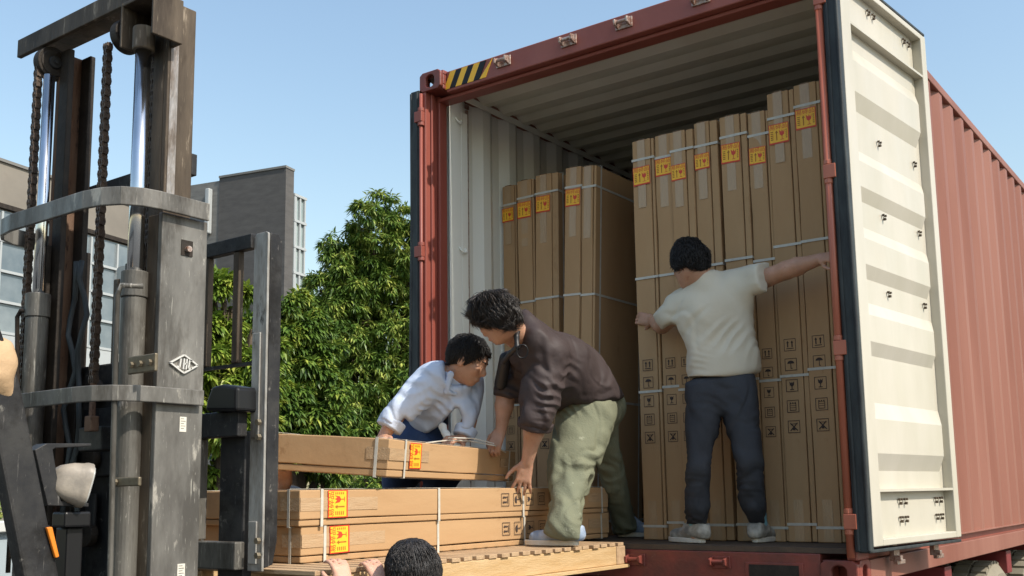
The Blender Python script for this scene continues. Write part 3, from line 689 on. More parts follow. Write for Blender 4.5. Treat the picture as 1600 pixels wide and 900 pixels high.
# curved braces round the back of the mast
def brace(z, h, ex, m_):
    pts = [(ex, -2.315), (ex, -2.50), (ex-.010, -2.555), (ex-.045, -2.605), (ex-.10, -2.635), (ex-.18, -2.648), (mi(ex)+.18, -2.648), (mi(ex)+.10, -2.635), (mi(ex)+.045, -2.605), (mi(ex)+.01, -2.555), (mi(ex), -2.50), (mi(ex), -2.315)]
    B = MB(); t = .012; n = len(pts); vs = []
    for i, p in enumerate(pts):
        a_ = V(pts[max(i-1, 0)]); b_ = V(pts[min(i+1, n-1)]); d_ = (b_-a_).normalized(); nn = V((d_.y, -d_.x))
        for o_ in (0, -t):
            for zz in (z-h/2, z+h/2): vs.append((p[0]+nn.x*o_, p[1]+nn.y*o_, zz))
    fs = []
    for i in range(n-1):
        a_ = i*4; b_ = a_+4; fs += [(a_, b_, b_+1, a_+1), (a_+2, a_+3, b_+3, b_+2), (a_+1, b_+1, b_+3, a_+3), (a_, a_+2, b_+2, b_)]
    fs += [(0, 1, 3, 2), (4*n-4, 4*n-2, 4*n-1, 4*n-3)]
    B.add(vs, fs); B.obj('mast_brace', m_, fk, bevel=.003)
brace(1.362, .060, 1.100, M['steel']); brace(.742, .050, 1.097, M['steel'])
# lift cylinders
for s in (1, -1):
    y = -2.505; x = at(210, 450, Y=y).x if s > 0 else at(62, 420, Y=y).x
    B = MB(); B.cyl((x, y, .9), (x, y, zc0-.015 if s > 0 else at(65, 124, Y=-2.505).z), .0255 if s > 0 else .020, 20); B.obj('piston_rod', M['chrome'], fk, smooth=True)
    B = MB(); B.tube([(x, y, -.95), (x, y, 1.06)], .038, 24); B.tube([(x, y, 1.0602), (x, y, 1.145)], .042, 24); 
    o = B.obj('cylinder_barrel', M['barrel'], fk, bevel=.003)
    if s > 0: B = MB(); B.cyl((x, y, zc0-.02), (x, y, zc0+.06), .036, 20); B.obj('rod_cap', M['steelb'], fk, bevel=.005)
for zz, hw in ((.838, .028), (.475, .014)):
    x0_, x1_ = at(200 if hw > .02 else 184, 568, Y=-2.556).x, at(243 if hw > .02 else 224, 568, Y=-2.556).x; zz = at(225, 568 if hw > .02 else 752, Y=-2.556).z; B = MB(); B.box(x0_, x1_, -2.558, -2.546, zz-hw, zz+hw); B.obj('cylinder_clamp', M['brass'], fk, bevel=.004)
    for xb in ([x0_+(x1_-x0_)*q for q in (.18, .5, .84)] if hw > .02 else [x0_+.02]):
        B = MB(); B.cyl((xb, -2.568, zz), (xb, -2.5585, zz), .010, 6); B.obj('bolt', M['brass'], fk)
# thin hydraulic pipes
B = MB(); p0 = at(183, 462, Y=-2.60); p1 = at(172, 900, Y=-2.60); B.tube([p0+V((.06, .05, .03)), p0+V((.02, 0, .03)), p0, p1, p1-V((0, 0, .4))], .0085, 10); B.obj('hydraulic_pipe', M['barrel'], fk, smooth=True)
B = MB(); p0 = at(27, 495, Y=-2.55); p1 = at(27, 620, Y=-2.55); B.tube([p0+V((.07, .04, .02)), p0+V((.02, 0, .02)), p0, p1, p1-V((0, 0, .6))], .008, 10); B.obj('hydraulic_pipe', M['dark'], fk, smooth=True)
# leaf chains: alternating plates
def chain(x, y, z0, z1, w_=.026):
    B = MB(); p = .0205; n_ = int((z1-z0)/p)
    for k in range(n_):
        z = z0+(k+.5)*p
        for j in range(5):
            xo = x-w_/2+w_*(j+.5)/5
            if (j+k) % 2 == 0:
                B.prism([(xo-.0022, y-.010, z-p*.62), (xo-.0022, y+.010, z-p*.62), (xo-.0022, y+.0125, z), (xo-.0022, y+.010, z+p*.62), (xo-.0022, y-.010, z+p*.62), (xo-.0022, y-.0125, z)], (.0044, 0, 0))
        B.cyl((x-w_/2-.002, y, z+p/2), (x+w_/2+.002, y, z+p/2), .0048, 6)
    return B.obj('lift_chain', M['chain'], fk)
def on(px, py, Y): return at(px, py, Y=Y)
xl = on(50, 300, -2.515).x; xr = on(161, 250, -2.515).x
chain(xl, -2.515, .78, 2.02); chain(xl+.004, -2.405, .2, 2.02); chain(xr, -2.515, .80, 1.98); chain(xr+.11, -2.405, 1.15, 1.99, .02)
B = MB(); B.cyl((xr, -2.515, .66), (xr, -2.515, .80), .011, 8); B.box(xr-.02, xr+.02, -2.53, -2.50, .64, .69); B.obj('chain_anchor', M['rust'], fk, bevel=.003)
def pulley(x, y, z, r):
    B = MB(); B.cyl((x-.022, y, z), (x+.016, y, z), r, 40); B.tube([(x+.016, y, z), (x+.021, y, z)], r*.80, 36, rs=[r*.84, r*.80]); 
    o = B.obj('chain_pulley', M['dark'], fk, bevel=.003)
    B = MB(); B.tube([(x+.021, y, z), (x+.030, y, z)], r, 24, rs=[r*.42, r*.36]); B.cyl((x+.030, y, z), (x+.036, y, z), r*.13, 10); B.obj('pulley_hub', M['black'], o, bevel=.002)
z = on(82, 100, -2.47).z; pulley(on(84, 100, -2.47).x-.012, -2.47, z, .062); pulley(xr+.035, -2.46, on(190, 62, -2.46).z, .060)
# mast lower middle: dark lift bracket with holes
B = MB(); B.box(.40, .72, -2.325, -2.30, .10, .90); B.box(.46, .66, -2.345, -2.326, .50, .74); B.box(.52, .58, -2.36, -2.346, .30, .44)
B.obj('carriage_back_plate', M['black'], fk, bevel=.006)
for zz in (.80, .56, .30):
    B = MB(); B.cyl((.55, -2.375, zz), (.55, -2.346, zz), .042, 20); B.obj('roller', M['dark'], fk, bevel=.003)
B = MB(); B.box(.34, 1.06, -2.36, -2.335, -.02, .13); B.box(.34, .95, -2.60, -2.50, .05, .12); B.obj('mast_cross_member', M['black'], fk, bevel=.005)
B = MB(); B.box(.66, .80, -2.48, -2.40, .58, .66); B.obj('chain_bracket', M['black'], fk, bevel=.005)
# carriage and load backrest
YB = -2.10
B = MB(); B.box(.25, 1.075, YB-.05, YB-.008, at(350, 685, Y=YB).z, at(350, 646, Y=YB).z); B.obj('carriage_bar', M['black'], fk, bevel=.005)
B = MB(); B.box(.25, 1.075, YB-.05, YB-.008, at(350, 888, Y=YB).z, at(350, 845, Y=YB).z); B.obj('carriage_bar', M['barrel'], fk, bevel=.005)
for xa in (.930, mi(.930)-.131):
    B = MB(); B.box(xa, xa+.131, YB-.006, YB+.034, .035, .645); B.box(xa, xa+.125, YB+.0345, -1.0, .088, .125)
    B.obj('fork', M['black'], fk, bevel=.004)
zt = at(405, 364, Y=YB).z; zb = at(405, 893, Y=YB).z
for s in (1, -1):
    f = (lambda x: x) if s > 0 else mi
    B = MB(); xs_ = sorted((f(1.079), f(1.152))); 
    B.prism([(xs_[0], YB, zb), (xs_[1], YB, zb), (xs_[1], YB, zt-.006), (xs_[1]-.012, YB, zt), (xs_[0]+.012, YB, zt), (xs_[0], YB, zt-.012)], (0, .010, 0))
    o = B.obj('backrest_upright', M['steelbright'], fk, bevel=.002)
    B = MB(); xo = f(1.1545)-(.008 if s > 0 else 0)
    B.prism([(xo, YB+.0105, zb+.01), (xo, YB+.045, zb+.02), (xo, YB+.062, zb+.10), (xo, YB+.062, zt-.03), (xo, YB+.045, zt-.004), (xo, YB+.0105, zt-.004)], (.008, 0, 0)); B.obj('upright_flange', M['black'], o, bevel=.002)
    for za, zb_ in ((.62, .98), (.20, .34)):
        B = MB(); B.box(xs_[0]+.010, xs_[0]+.05, YB-.008, YB-.001, za, zb_); B.obj('bolted_strap', M['steelbright'], o, bevel=.002)
    for px, py in ((405, 660), (405, 683), (404, 845), (404, 868)):
        q = at(px, py, Y=YB-.01); x_ = q.x if s > 0 else mi(q.x)
        B = MB(); B.cyl((x_, YB-.022, q.z), (x_, YB-.008, q.z), .0115, 6); B.obj('bolt', M['brass'], o, bevel=.001)
B = MB(); z1 = at(350, 386, Y=YB).z; B.box(mi(1.077), 1.077, YB-.012, YB+.020, z1-.03, z1+.022); B.obj('backrest_bar', M['black'], fk, bevel=.003)
B = MB(); z2 = at(350, 573, Y=YB).z; B.box(mi(1.077), 1.077, YB-.002, YB+.012, z2-.006, z2+.006); B.obj('backrest_bar', M['black'], fk)
for px in (323, 370, 182):
    x_ = at(px, 480, Y=YB).x; B = MB(); B.box(x_-.016, x_+.016, YB-.008, YB+.016, z2+.0065, z1-.0305); B.obj('backrest_rod', M['steelb'], fk, bevel=.004)
for x_ in (mi(1.00), mi(.86)):
    B = MB(); B.box(x_-.016, x_+.016, YB-.008, YB+.016, z2+.0065, z1-.0305); B.obj('backrest_rod', M['steelb'], fk, bevel=.004)
x_ = at(324, 750, Y=YB).x
B = MB(); B.box(x_-.030, x_+.018, YB-.045, YB-.012, .278, .625); B.obj('carriage_post', M['barrel'], fk, bevel=.004)
# overhead guard leg, headlight, turn signal, body
def leg(x):
    B = MB()
    P = [(-2.795, .10), (-2.780, -.2), (-2.875, -.2), (-2.895, .10), (-3.06, .74), (-3.22, 1.12), (-3.13, 1.12), (-2.965, .74)]
    B.prism([(x, y, z) for y, z in P], (.055, 0, 0)); return B.obj('guard_leg', M['black'], fk, bevel=.008)
gl = leg(1.12); leg(mi(1.175))
B = MB(); B.box(.2, 1.2, -4.6, -3.15, 1.12, 1.16); 
B.obj('guard_roof', M['black'], fk, bevel=.01)
B = MB(); B.box(.18, 1.22, -4.9, -3.0, -.95, -.25); B.box(.25, 1.15, -4.9, -3.9, -.25, .15); B.box(.3, 1.1, -3.0, -2.78, -.9, .02); B.obj('body', M['black'], fk, bevel=.03)
for s in (1, -1):
    for y, r_ in ((-3.1, .30), (-4.5, .25)):
        x_ = 1.18 if s > 0 else mi(1.18)
        B = MB(); B.tube([(x_-.1, y, GZ+r_), (x_-.08, y, GZ+r_), (x_+.08, y, GZ+r_), (x_+.1, y, GZ+r_)], r_, 32, rs=[r_*.9, r_, r_, r_*.9]); o = B.obj('wheel', M['tyre'], fk)
        B = MB(); B.cyl((x_-.105, y, GZ+r_), (x_+.105, y, GZ+r_), r_*.55, 20); B.obj('rim', M['silver'], o)
B = MB(); B.box(.5, .9, -4.1, -3.7, -.2, .05); B.box(.5, .9, -4.2, -4.1, .05, .5); B.obj('seat', M['handblack'], fk, bevel=.03)
XL = 1.10
def yz(px, py, X=XL): q = at(px, py, X=X); return (q.y, q.z)
B = MB(); t = .05
B.mi = 0
pts = [yz(40, 706), yz(125, 696), yz(125, 692), yz(60, 691), yz(44, 700), yz(62, 782), yz(122, 789), yz(122, 792), yz(56, 790)]
o_ = [yz(38, 704), yz(56, 694), yz(126, 694)]; i_ = [yz(126, 698), yz(70, 701), yz(66, 704), yz(79, 783), yz(122, 786)]; e_ = [yz(122, 792), yz(58, 790)]
B.prism([(XL, y, z) for y, z in (o_+i_+e_)], (.055, 0, 0)); B.obj('lamp_bracket', M['black'], fk, bevel=.002)
# headlight shell as a lathe, axis tipped forward-down
c0 = at(92, 757, X=1.13); c1 = at(150, 738, X=1.16); ax_ = (V((c1.x-.02, c1.y, c1.z))-c0).normalized()
def lathe(B, c, ax, prof, n=28, sq=1.0):
    a_ = ax.cross(V((0, 0, 1))).normalized(); b_ = ax.cross(a_); vs = []
    for o_, r_ in prof:
        for k in range(n):
            th = 2*math.pi*k/n; cc, ss = math.cos(th), math.sin(th); q = 1/ (abs(cc)**4+abs(ss)**4)**.25 if sq < 1 else 1
            vs.append(c+ax*o_+(a_*cc*q+b_*ss*q)*r_)
    m_ = len(prof); B.add(vs, [(i*n+k, i*n+(k+1) % n, (i+1)*n+(k+1) % n, (i+1)*n+k) for i in range(m_-1) for k in range(n)]+[tuple(range(n))[::-1], tuple(range((m_-1)*n, m_*n))])
ax_ = V((.28, .90, -.22)).normalized(); c0 = at(100, 752, X=1.13)
B = MB(); lathe(B, c0, ax_, [(-.042, .006), (-.036, .026), (-.018, .043), (.010, .055), (.040, .061), (.046, .064), (.058, .064)], sq=.5); hl = B.obj('headlight', M['lamp'], fk, smooth=True)
md = hl.modifiers.new('e', 'EDGE_SPLIT'); md.split_angle = R(45)
B = MB(); lathe(B, c0+ax_*.0585, ax_, [(0, .060), (.006, .055), (.008, .02)], sq=.5); B.obj('lens', M['lens'], hl, smooth=True)
B = MB(); B.tube([at(78, 766, X=1.13), at(92, 758, X=1.14), at(98, 770, X=1.15), at(100, 786, X=1.13)], .007, 8); B.obj('lamp_stem', M['barrel'], hl, smooth=True)
q0, q1 = yz(84, 800), yz(124, 816)
B = MB(); B.box(1.09, 1.16, q0[0], q1[0], q1[1]-.012, q0[1]); B.box(1.08, 1.14, q0[0]+.02, q1[0]-.01, q1[1]-.17, q1[1]-.0125); B.obj('signal_housing', M['handblack'], fk, bevel=.006)
B = MB(); B.prism([(1.1755, *yz(70, 824, 1.177)), (1.1755, *yz(84, 872, 1.177)), (1.1755, *yz(90, 870, 1.177)), (1.1755, *yz(79, 823, 1.177))], (.012, 0, 0)); B.obj('reflector', M['orange'], fk, bevel=.003)
B = MB(); B.prism([(1.150, *yz(66, 822, 1.177)), (1.150, *yz(82, 877, 1.177)), (1.150, *yz(92, 872, 1.177)), (1.150, *yz(79, 821, 1.177))], (.0254, 0, 0)); B.obj('reflector_mount', M['handblack'], fk, bevel=.002)
# black hood-like cover lying on the carriage
cb = [at(px, py, Y=YB-.03) for px, py in ((342, 644), (344, 628), (352, 606), (368, 602), (392, 606), (392, 644))]
B = MB(); B.prism([(p.x, YB-.09, p.z) for p in cb], (0, .10, 0)); o = B.obj('rubber_cover', M['handblack'], None, bevel=.012, seg=3)
tag(o, 'crumpled black rubber cover lying on the forklift carriage bar', 'cover')

# ------------------------------------------------------------------ signed-distance bodies
class Sdf:
    poly = None
    def __init__(s, res=.007): s.p = []; s.res = res; s.cuts = []
    def cap(s, a, b, ra, rb=None, k=.02, n=None, fl=1.0): s.p.append(('c', np.array(a, float), np.array(b, float), ra, ra if rb is None else rb, k, None if n is None else np.array(V(n).normalized()), fl)); return s
    def ell(s, c, r, rot=None, k=.02): s.p.append(('e', np.array(c, float), np.array(r, float), np.array(rot) if rot is not None else np.eye(3), k)); return s
    def clip(s, poly_, k=.03, grow=.012): s.poly = (np.array(poly_, float), k, grow); return s
    def cut(s, c, n, R_=9, k=.0): s.cuts.append((np.array(c, float), np.array(V(n).normalized()), R_)); return s
    def build(s):
        lo = np.full(3, 1e9); hi = -lo
        for q in s.p:
            if q[0] == 'c':
                r_ = max(q[3], q[4])+.02; lo = np.minimum(lo, np.minimum(q[1], q[2])-r_); hi = np.maximum(hi, np.maximum(q[1], q[2])+r_)
            else: r_ = q[2].max()+.02; lo = np.minimum(lo, q[1]-r_); hi = np.maximum(hi, q[1]+r_)
        h = s.res; n = np.ceil((hi-lo)/h).astype(int)+2
        F = np.full(tuple(n), .08, np.float32)
        ax = [lo[i]+np.arange(n[i])*h for i in range(3)]
        for q in s.p:
            if q[0] == 'c': r_ = max(q[3], q[4])+q[5]+.02; a0 = np.minimum(q[1], q[2])-r_; a1 = np.maximum(q[1], q[2])+r_
            else: r_ = q[2].max()+q[4]+.02; a0 = q[1]-r_; a1 = q[1]+r_
            i0 = np.clip(((a0-lo)/h).astype(int), 0, n-1); i1 = np.clip(((a1-lo)/h).astype(int)+2, 1, n)
            sl_ = tuple(slice(i0[i], i1[i]) for i in range(3))
            X, Y, Z = np.meshgrid(ax[0][sl_[0]], ax[1][sl_[1]], ax[2][sl_[2]], indexing='ij')
            P = np.stack([X, Y, Z], -1).astype(np.float32)
            if q[0] == 'c':
                ab = q[2]-q[1]; L2 = max(ab@ab, 1e-9); t = np.clip(((P-q[1])@ab)/L2, 0, 1)
                D = P-q[1]-t[..., None]*ab
                if q[6] is not None: D = D+(D@q[6])[..., None]*q[6]*(q[7]-1)
                d = np.sqrt((D*D).sum(-1))-(q[3]+(q[4]-q[3])*t); k = q[5]
            else:
                D = (P-q[1])@q[3].T; r_ = q[2]; k0 = np.sqrt(((D/r_)**2).sum(-1)); k1 = np.sqrt(((D/(r_*r_))**2).sum(-1))+1e-9
                d = k0*(k0-1)/k1; k = q[4]
            f = F[sl_]
            hh = np.clip(.5+.5*(d-f)/k, 0, 1); F[sl_] = d*(1-hh)+f*hh-k*hh*(1-hh)
        if s.poly is not None:                 # trim the volume to the garment's own outline
            pg, kk, grow = s.poly; F = F-grow; sel = np.argwhere(F < kk+.01)
            P = lo+sel*h-CAM; D_ = P@CF; u_ = CX+FPX*(P@CR)/D_; v_ = CY-FPX*(P@CU)/D_; q_ = np.stack([u_, v_], 1)
            best = np.full(len(q_), 1e18); inside = np.zeros(len(q_), bool)
            for i in range(len(pg)):
                a_, b_ = pg[i], pg[(i+1) % len(pg)]; e = b_-a_; w2 = q_-a_; t = np.clip((w2@e)/(e@e), 0, 1); dd = w2-t[:, None]*e; best = np.minimum(best, (dd*dd).sum(1))
                c1 = (a_[1] > q_[:, 1]) != (b_[1] > q_[:, 1]); 
                with np.errstate(divide='ignore', invalid='ignore'): xi = (b_[0]-a_[0])*(q_[:, 1]-a_[1])/(b_[1]-a_[1])+a_[0]
                inside ^= c1 & (q_[:, 0] < xi)
            dp = np.sqrt(best)*np.where(inside, -1, 1)*D_/FPX; f0 = F[tuple(sel.T)]
            hh = np.clip(.5-.5*(dp-f0)/kk, 0, 1); F[tuple(sel.T)] = dp*(1-hh)+f0*hh+kk*hh*(1-hh)
        if s.cuts:
            X, Y, Z = np.meshgrid(*ax, indexing='ij'); P = np.stack([X, Y, Z], -1)
            for c, nn, R_ in s.cuts:
                d = (P-c)@nn
                if R_ < 9: d = np.where(((P-c)**2).sum(-1) < R_*R_, d, -1)
                F = np.maximum(F, d.astype(np.float32))
        return F, lo, h
def surface_nets(F, lo, h):
    n = F.shape; ins = F < 0
    c = np.zeros((n[0]-1, n[1]-1, n[2]-1), np.int8)
    for dx in (0, 1):
        for dy in (0, 1):
            for dz in (0, 1): c += ins[dx:n[0]-1+dx, dy:n[1]-1+dy, dz:n[2]-1+dz]
    act = (c > 0) & (c < 8); idx = np.argwhere(act); vid = np.full(act.shape, -1, np.int64); vid[act] = np.arange(len(idx))
    acc = np.zeros((len(idx), 3)); cnt = np.zeros(len(idx))
    co = [(0,0,0),(1,0,0),(0,1,0),(1,1,0),(0,0,1),(1,0,1),(0,1,1),(1,1,1)]
    for a_, b_ in ((0,1),(2,3),(4,5),(6,7),(0,2),(1,3),(4,6),(5,7),(0,4),(1,5),(2,6),(3,7)):
        A_, B_ = np.array(co[a_]), np.array(co[b_])
        fa = F[tuple((idx+A_).T)]; fb = F[tuple((idx+B_).T)]; m_ = (fa < 0) != (fb < 0)
        t = np.where(m_, fa/np.where(m_, fa-fb, 1), 0)
        acc += np.where(m_[:, None], A_+(B_-A_)*t[:, None], 0); cnt += m_
    v = lo+(idx+acc/cnt[:, None])*h
    faces = []
    for ax_ in range(3):
        o1, o2 = [(1, 2), (2, 0), (0, 1)][ax_]
        s0 = [slice(None)]*3; s1 = [slice(None)]*3; s0[ax_] = slice(0, n[ax_]-1); s1[ax_] = slice(1, n[ax_])
        a_ = ins[tuple(s0)]; b_ = ins[tuple(s1)]; e = np.argwhere(a_ != b_)
        if not len(e): continue
        ok = (e[:, o1] > 0) & (e[:, o2] > 0) & (e[:, o1] < n[o1]-1) & (e[:, o2] < n[o2]-1); e = e[ok]
        def g(d1, d2): q = e.copy(); q[:, o1] -= d1; q[:, o2] -= d2; return vid[tuple(q.T)]
        quad = np.stack([g(1, 1), g(0, 1), g(0, 0), g(1, 0)], 1)
        fl = ~a_[tuple(e.T)]; quad[fl] = quad[fl][:, ::-1]; faces.append(quad)
    f = np.concatenate(faces); f = f[(f >= 0).all(1)]
    return v, f
def vnormals(v, f):
    nrm = np.zeros_like(v); a_ = v[f[:, 2]]-v[f[:, 0]]; b_ = v[f[:, 3]]-v[f[:, 1]]; fn = np.cross(a_, b_)
    for i in range(4): np.add.at(nrm, f[:, i], fn)
    return nrm/(np.linalg.norm(nrm, axis=1)[:, None]+1e-12)
def smooth(v, f, it=1, lam=.5):
    for _ in range(it):
        s_ = np.zeros_like(v); c_ = np.zeros(len(v))
        for i in range(4):
            j = (i+1) % 4; np.add.at(s_, f[:, i], v[f[:, j]]); np.add.at(s_, f[:, j], v[f[:, i]]); np.add.at(c_, f[:, i], 1); np.add.at(c_, f[:, j], 1)
        v = v*(1-lam)+lam*s_/np.maximum(c_, 1)[:, None]
    return v
def wrinkle(v, nr, folds, amp=.004, scale=9, seed=0):
    """gentle cloth undulation plus directed folds: (centre, axis, wavelength, amplitude, reach)"""
    d = amp*vnoise(v*scale, seed)+amp*.5*vnoise(v*scale*2.3, seed+1)
    for c, ax_, wl, am, re_ in folds:
        c = np.array(c); ax_ = np.array(V(ax_).normalized()); q = v-c
        ph = (q@ax_)/wl+1.0*vnoise(v*5.5, seed+5)+.5*vnoise(v*12, seed+6)
        rid = 2*np.abs(ph-np.floor(ph)-.5); rid = 1-rid**.75
        fall = np.exp(-(q*q).sum(1)/(re_*re_)); msk = np.clip(.45+1.1*vnoise(v*7, seed+9), 0, 1)
        d += 1.35*am*(rid-.5)*fall*msk
    if len(folds) > 1:
        for k in range(3):                       # sharp creases: long thin grooves in slanted directions
            a_ = .5+1.1*k+seed; dr = np.array([math.cos(a_)*.7, math.sin(a_)*.7, .7]); qq = v*6.5-dr*((v@dr)[:, None])*4.6
            n_ = vnoise(qq+.25*vnoise(v*9, seed+k+40)[:, None], seed+20+k); mk = np.clip(.15+1.3*vnoise(v*5+3*k, seed+30+k), 0, 1)
            d -= amp*1.35*np.exp(-(n_/.11)**2)*mk
            d += amp*.8*np.exp(-((n_-.22)/.14)**2)*mk
    return v+nr*d[:, None]
def sdf_obj(name, sd_, m_, parent, sm=1, folds=None, amp=0, scale=9, seed=0):
    F, lo, h = sd_.build(); v, f = surface_nets(F, lo, h); v = smooth(v, f, sm)
    if folds is not None or amp: v = wrinkle(v, vnormals(v, f), folds or [], amp, scale, seed)
    me = bpy.data.meshes.new(name); me.vertices.add(len(v)); me.vertices.foreach_set('co', v.astype(np.float32).ravel())
    me.loops.add(len(f)*4); me.loops.foreach_set('vertex_index', f.astype(np.int32).ravel())
    me.polygons.add(len(f)); me.polygons.foreach_set('loop_start', np.arange(0, len(f)*4, 4, dtype=np.int32)); me.polygons.foreach_set('loop_total', np.full(len(f), 4, np.int32))
    me.materials.append(m_); me.update(calc_edges=True); me.validate(); me.polygons.foreach_set('use_smooth', [True]*len(me.polygons)); me.update()
    return link(name, me, parent), v, f
def frame(F_, U_):
    F_ = V(F_).normalized(); S_ = F_.cross(V(U_)).normalized(); U_ = S_.cross(F_).normalized()
    return S_, F_, U_                    # right, forward, up
def head(sd_, c, F_, U_, neck, sc=1.0):
    """skull, jaw, nose, lips, ears, neck around centre c"""
    S_, F_, U_ = frame(F_, U_); c = V(c); rot = np.array([list(S_), list(F_), list(U_)])
    P = lambda s_, f_, u_: c+(S_*s_+F_*f_+U_*u_)*sc
    sd_.ell(P(0, -.008, .022), np.array((.074, .094, .090))*sc, rot, .02)
    sd_.ell(P(0, .028, -.045), np.array((.056, .062, .068))*sc, rot, .03)
    sd_.ell(P(0, .058, -.088), np.array((.028, .024, .022))*sc, rot, .02)
    sd_.cap(P(0, .078, .010), P(0, .100, -.026), .008*sc, .014*sc, .014); sd_.ell(P(0, .092, -.032), np.array((.018, .014, .009))*sc, rot, .008)
    sd_.cap(P(-.030, .076, .022), P(.030, .076, .022), .010*sc, .010*sc, .02)
    for s_ in (-1, 1):
        sd_.ell(P(.042*s_, .064, -.022), np.array((.022, .018, .020))*sc, rot, .025)
        sd_.ell(P(.077*s_, -.008, -.012), np.array((.010, .020, .033))*sc, rot, .006); sd_.ell(P(.080*s_, -.014, .004), np.array((.008, .022, .018))*sc, rot, .006)
        sd_.cap(P(-.0*s_, .088, -.060), P(.020*s_, .082, -.062), .0065*sc, .004*sc, .006)
    sd_.cap(P(-.016, .088, -.068), P(.016, .088, -.068), .007*sc, .007*sc, .006)
    nb = V(neck); sd_.cap(P(0, -.022, -.055), nb, .056*sc, .062*sc, .03)
    return P, rot
def face_bits(P, rot, parent, sc=1.0):
    for s_ in (-1, 1):
        e = Sdf(.004); e.ell(P(.031*s_, .0745, .000), np.array((.0125, .009, .0075))*sc, rot, .004); sdf_obj('eye', e, M['eye'], parent)
        e = Sdf(.004); e.ell(P(.031*s_, .0815, -.001), np.array((.0058, .0040, .0058))*sc, rot, .003); sdf_obj('iris', e, M['hair'], parent)
        e = Sdf(.0045); e.cap(P(.016*s_, .090, .022), P(.046*s_, .078, .025), .0055*sc, .004*sc, .004); sdf_obj('eyebrow', e, M['hair'], parent)
def hand(sd_, wrist, D_, N_, curl, spread=.0, sc=1.0, thumb=1, tcurl=.4, fore=None, curls=None):
    """D_ direction wrist->knuckles, N_ back-of-hand normal; thumb=+1/-1 picks the side"""
    w_ = V(wrist); D_ = V(D_).normalized(); T_ = V(N_).cross(D_).normalized()*thumb; N_ = D_.cross(T_)*thumb; N_ = N_ if N_.dot(V(N_)) > 0 else -N_
    if N_.dot(V(N_)) < 0: N_ = -N_
    P = lambda d_, t_, n_: w_+(D_*d_+T_*t_+N_*n_)*sc
    sd_.cap(P(.0, .002, 0), P(.040, .012, 0), .023*sc, .022*sc, .012, N_, 1.55)
    for t_ in (.028, .010, -.008, -.024): sd_.cap(P(.020, t_*.7, 0), P(.082, t_, 0), .0135*sc, .0105*sc, .010)
    ln = ((.032, .022, .018), (.036, .025, .019), (.033, .023, .018), (.026, .018, .016))
    for i, (t_, L3) in enumerate(zip((.029, .010, -.009, -.026), ln)):
        p = P(.084, t_, .001); ang = 0; dirn = (D_+T_*(spread*(1.5-i))).normalized()
        cu_ = curls[i] if curls else curl
        for j, (l_, cc) in enumerate(zip(L3, (cu_*.75, cu_*1.0, cu_*.7))):
            ang += cc; dd = dirn*math.cos(ang)-N_*math.sin(ang); q = p+dd*l_*sc
            sd_.cap(p, q, (.0090, .0082, .0074)[j]*sc, (.0082, .0074, .0062)[j]*sc, .0025); p = q
    p = P(.018, .022, -.004); d0 = (D_*.62+T_*.72-N_*.30).normalized(); q = p+d0*.038*sc
    sd_.cap(p, q, .0145*sc, .0110*sc, .010); d1 = (D_*.85+T_*(.45-tcurl*.6)-N_*(.2+tcurl*.5)).normalized(); r_ = q+d1*.030*sc
    sd_.cap(q, r_, .0102*sc, .0095*sc, .003); d2 = (D_*.9+T_*(.15-tcurl*.7)-N_*(.2+tcurl*.6)).normalized(); sd_.cap(r_, r_+d2*.024*sc, .0093*sc, .0075*sc, .003)
    return P
def arm(sd_, sh, el, wr, r=(.050, .042, .038, .027), k=.02):
    sd_.cap(sh, el, r[0], r[1], k); mid = V(el)*.7+V(wr)*.3; sd_.cap(el, mid, r[1]*.98, r[2]*1.08, k); sd_.cap(mid, wr, r[2]*1.06, r[3], k)
def legs(sd_, hp, kn, an, r=(.085, .056, .056, .040), k=.03):
    sd_.cap(hp, kn, r[0], r[1], k); mid = V(kn)*.7+V(an)*.3; sd_.cap(kn, mid, r[1], r[2], k); sd_.cap(mid, an, r[2], r[3], k)
def foot_body(sd_, an, D_): D_ = V((D_[0], D_[1], 0)).normalized(); a = V(an); sd_.cap(a+V((0,0,-.03)), a+D_*.13+V((0,0,-.055)), .038, .028, .02)
def shoe(parent, an, D_, ground, m_up, m_so, L=.275, name='shoe'):
    D_ = V((D_[0], D_[1], 0)).normalized(); a = V((an[0], an[1], ground)); N_ = D_.cross(V((0,0,1)))
    s_ = Sdf(.006); s_.cap(a-D_*.045+V((0,0,.052)), a+D_*.03+V((0,0,.066)), .040, .042, .03); s_.cap(a+D_*.02+V((0,0,.052)), a+D_*(L-.115)+V((0,0,.036)), .043, .035, .03, V((0,0,1)), 1.15)
    s_.cap(a-D_*.04+V((0,0,.085)), a+D_*.010+V((0,0,.095)), .036, .036, .02); s_.cap(a+D_*.10+N_*.014+V((0,0,.034)), a+D_*.15-N_*.006+V((0,0,.034)), .036, .032, .02, V((0,0,1)), 1.3)
    s_.cut(a+V((0,0,.022)), (0,0,-1)); s_.cut(a+V((0,0,.108)), -D_*.25+V((0,0,1)))
    o, _, _ = sdf_obj(name, s_, m_up, parent, amp=.0015, scale=40)
    B = MB(); pts = []
    for k in range(26):
        t = 2*math.pi*k/26; cx = math.cos(t); f_ = (L/2-.055)+cx*(L/2-.003); wd = (.041+.008*math.sin((f_)/L*2.6))*abs(math.sin(t))**.75*(1 if math.sin(t) >= 0 else -1)
        pts.append(a+D_*f_+N_*wd+V((0,0,.002)))
    B.prism(pts, (0,0,.024)); B.obj('sole', m_so, o, bevel=.004)
    B = MB()
    for k in range(4): q = a+D_*(.055+.026*k)+V((0,0,.092-.013*k)); B.bar(q-N_*.022, q+N_*.022, .006, .005)
    B.obj('laces', m_so, o)
    return o
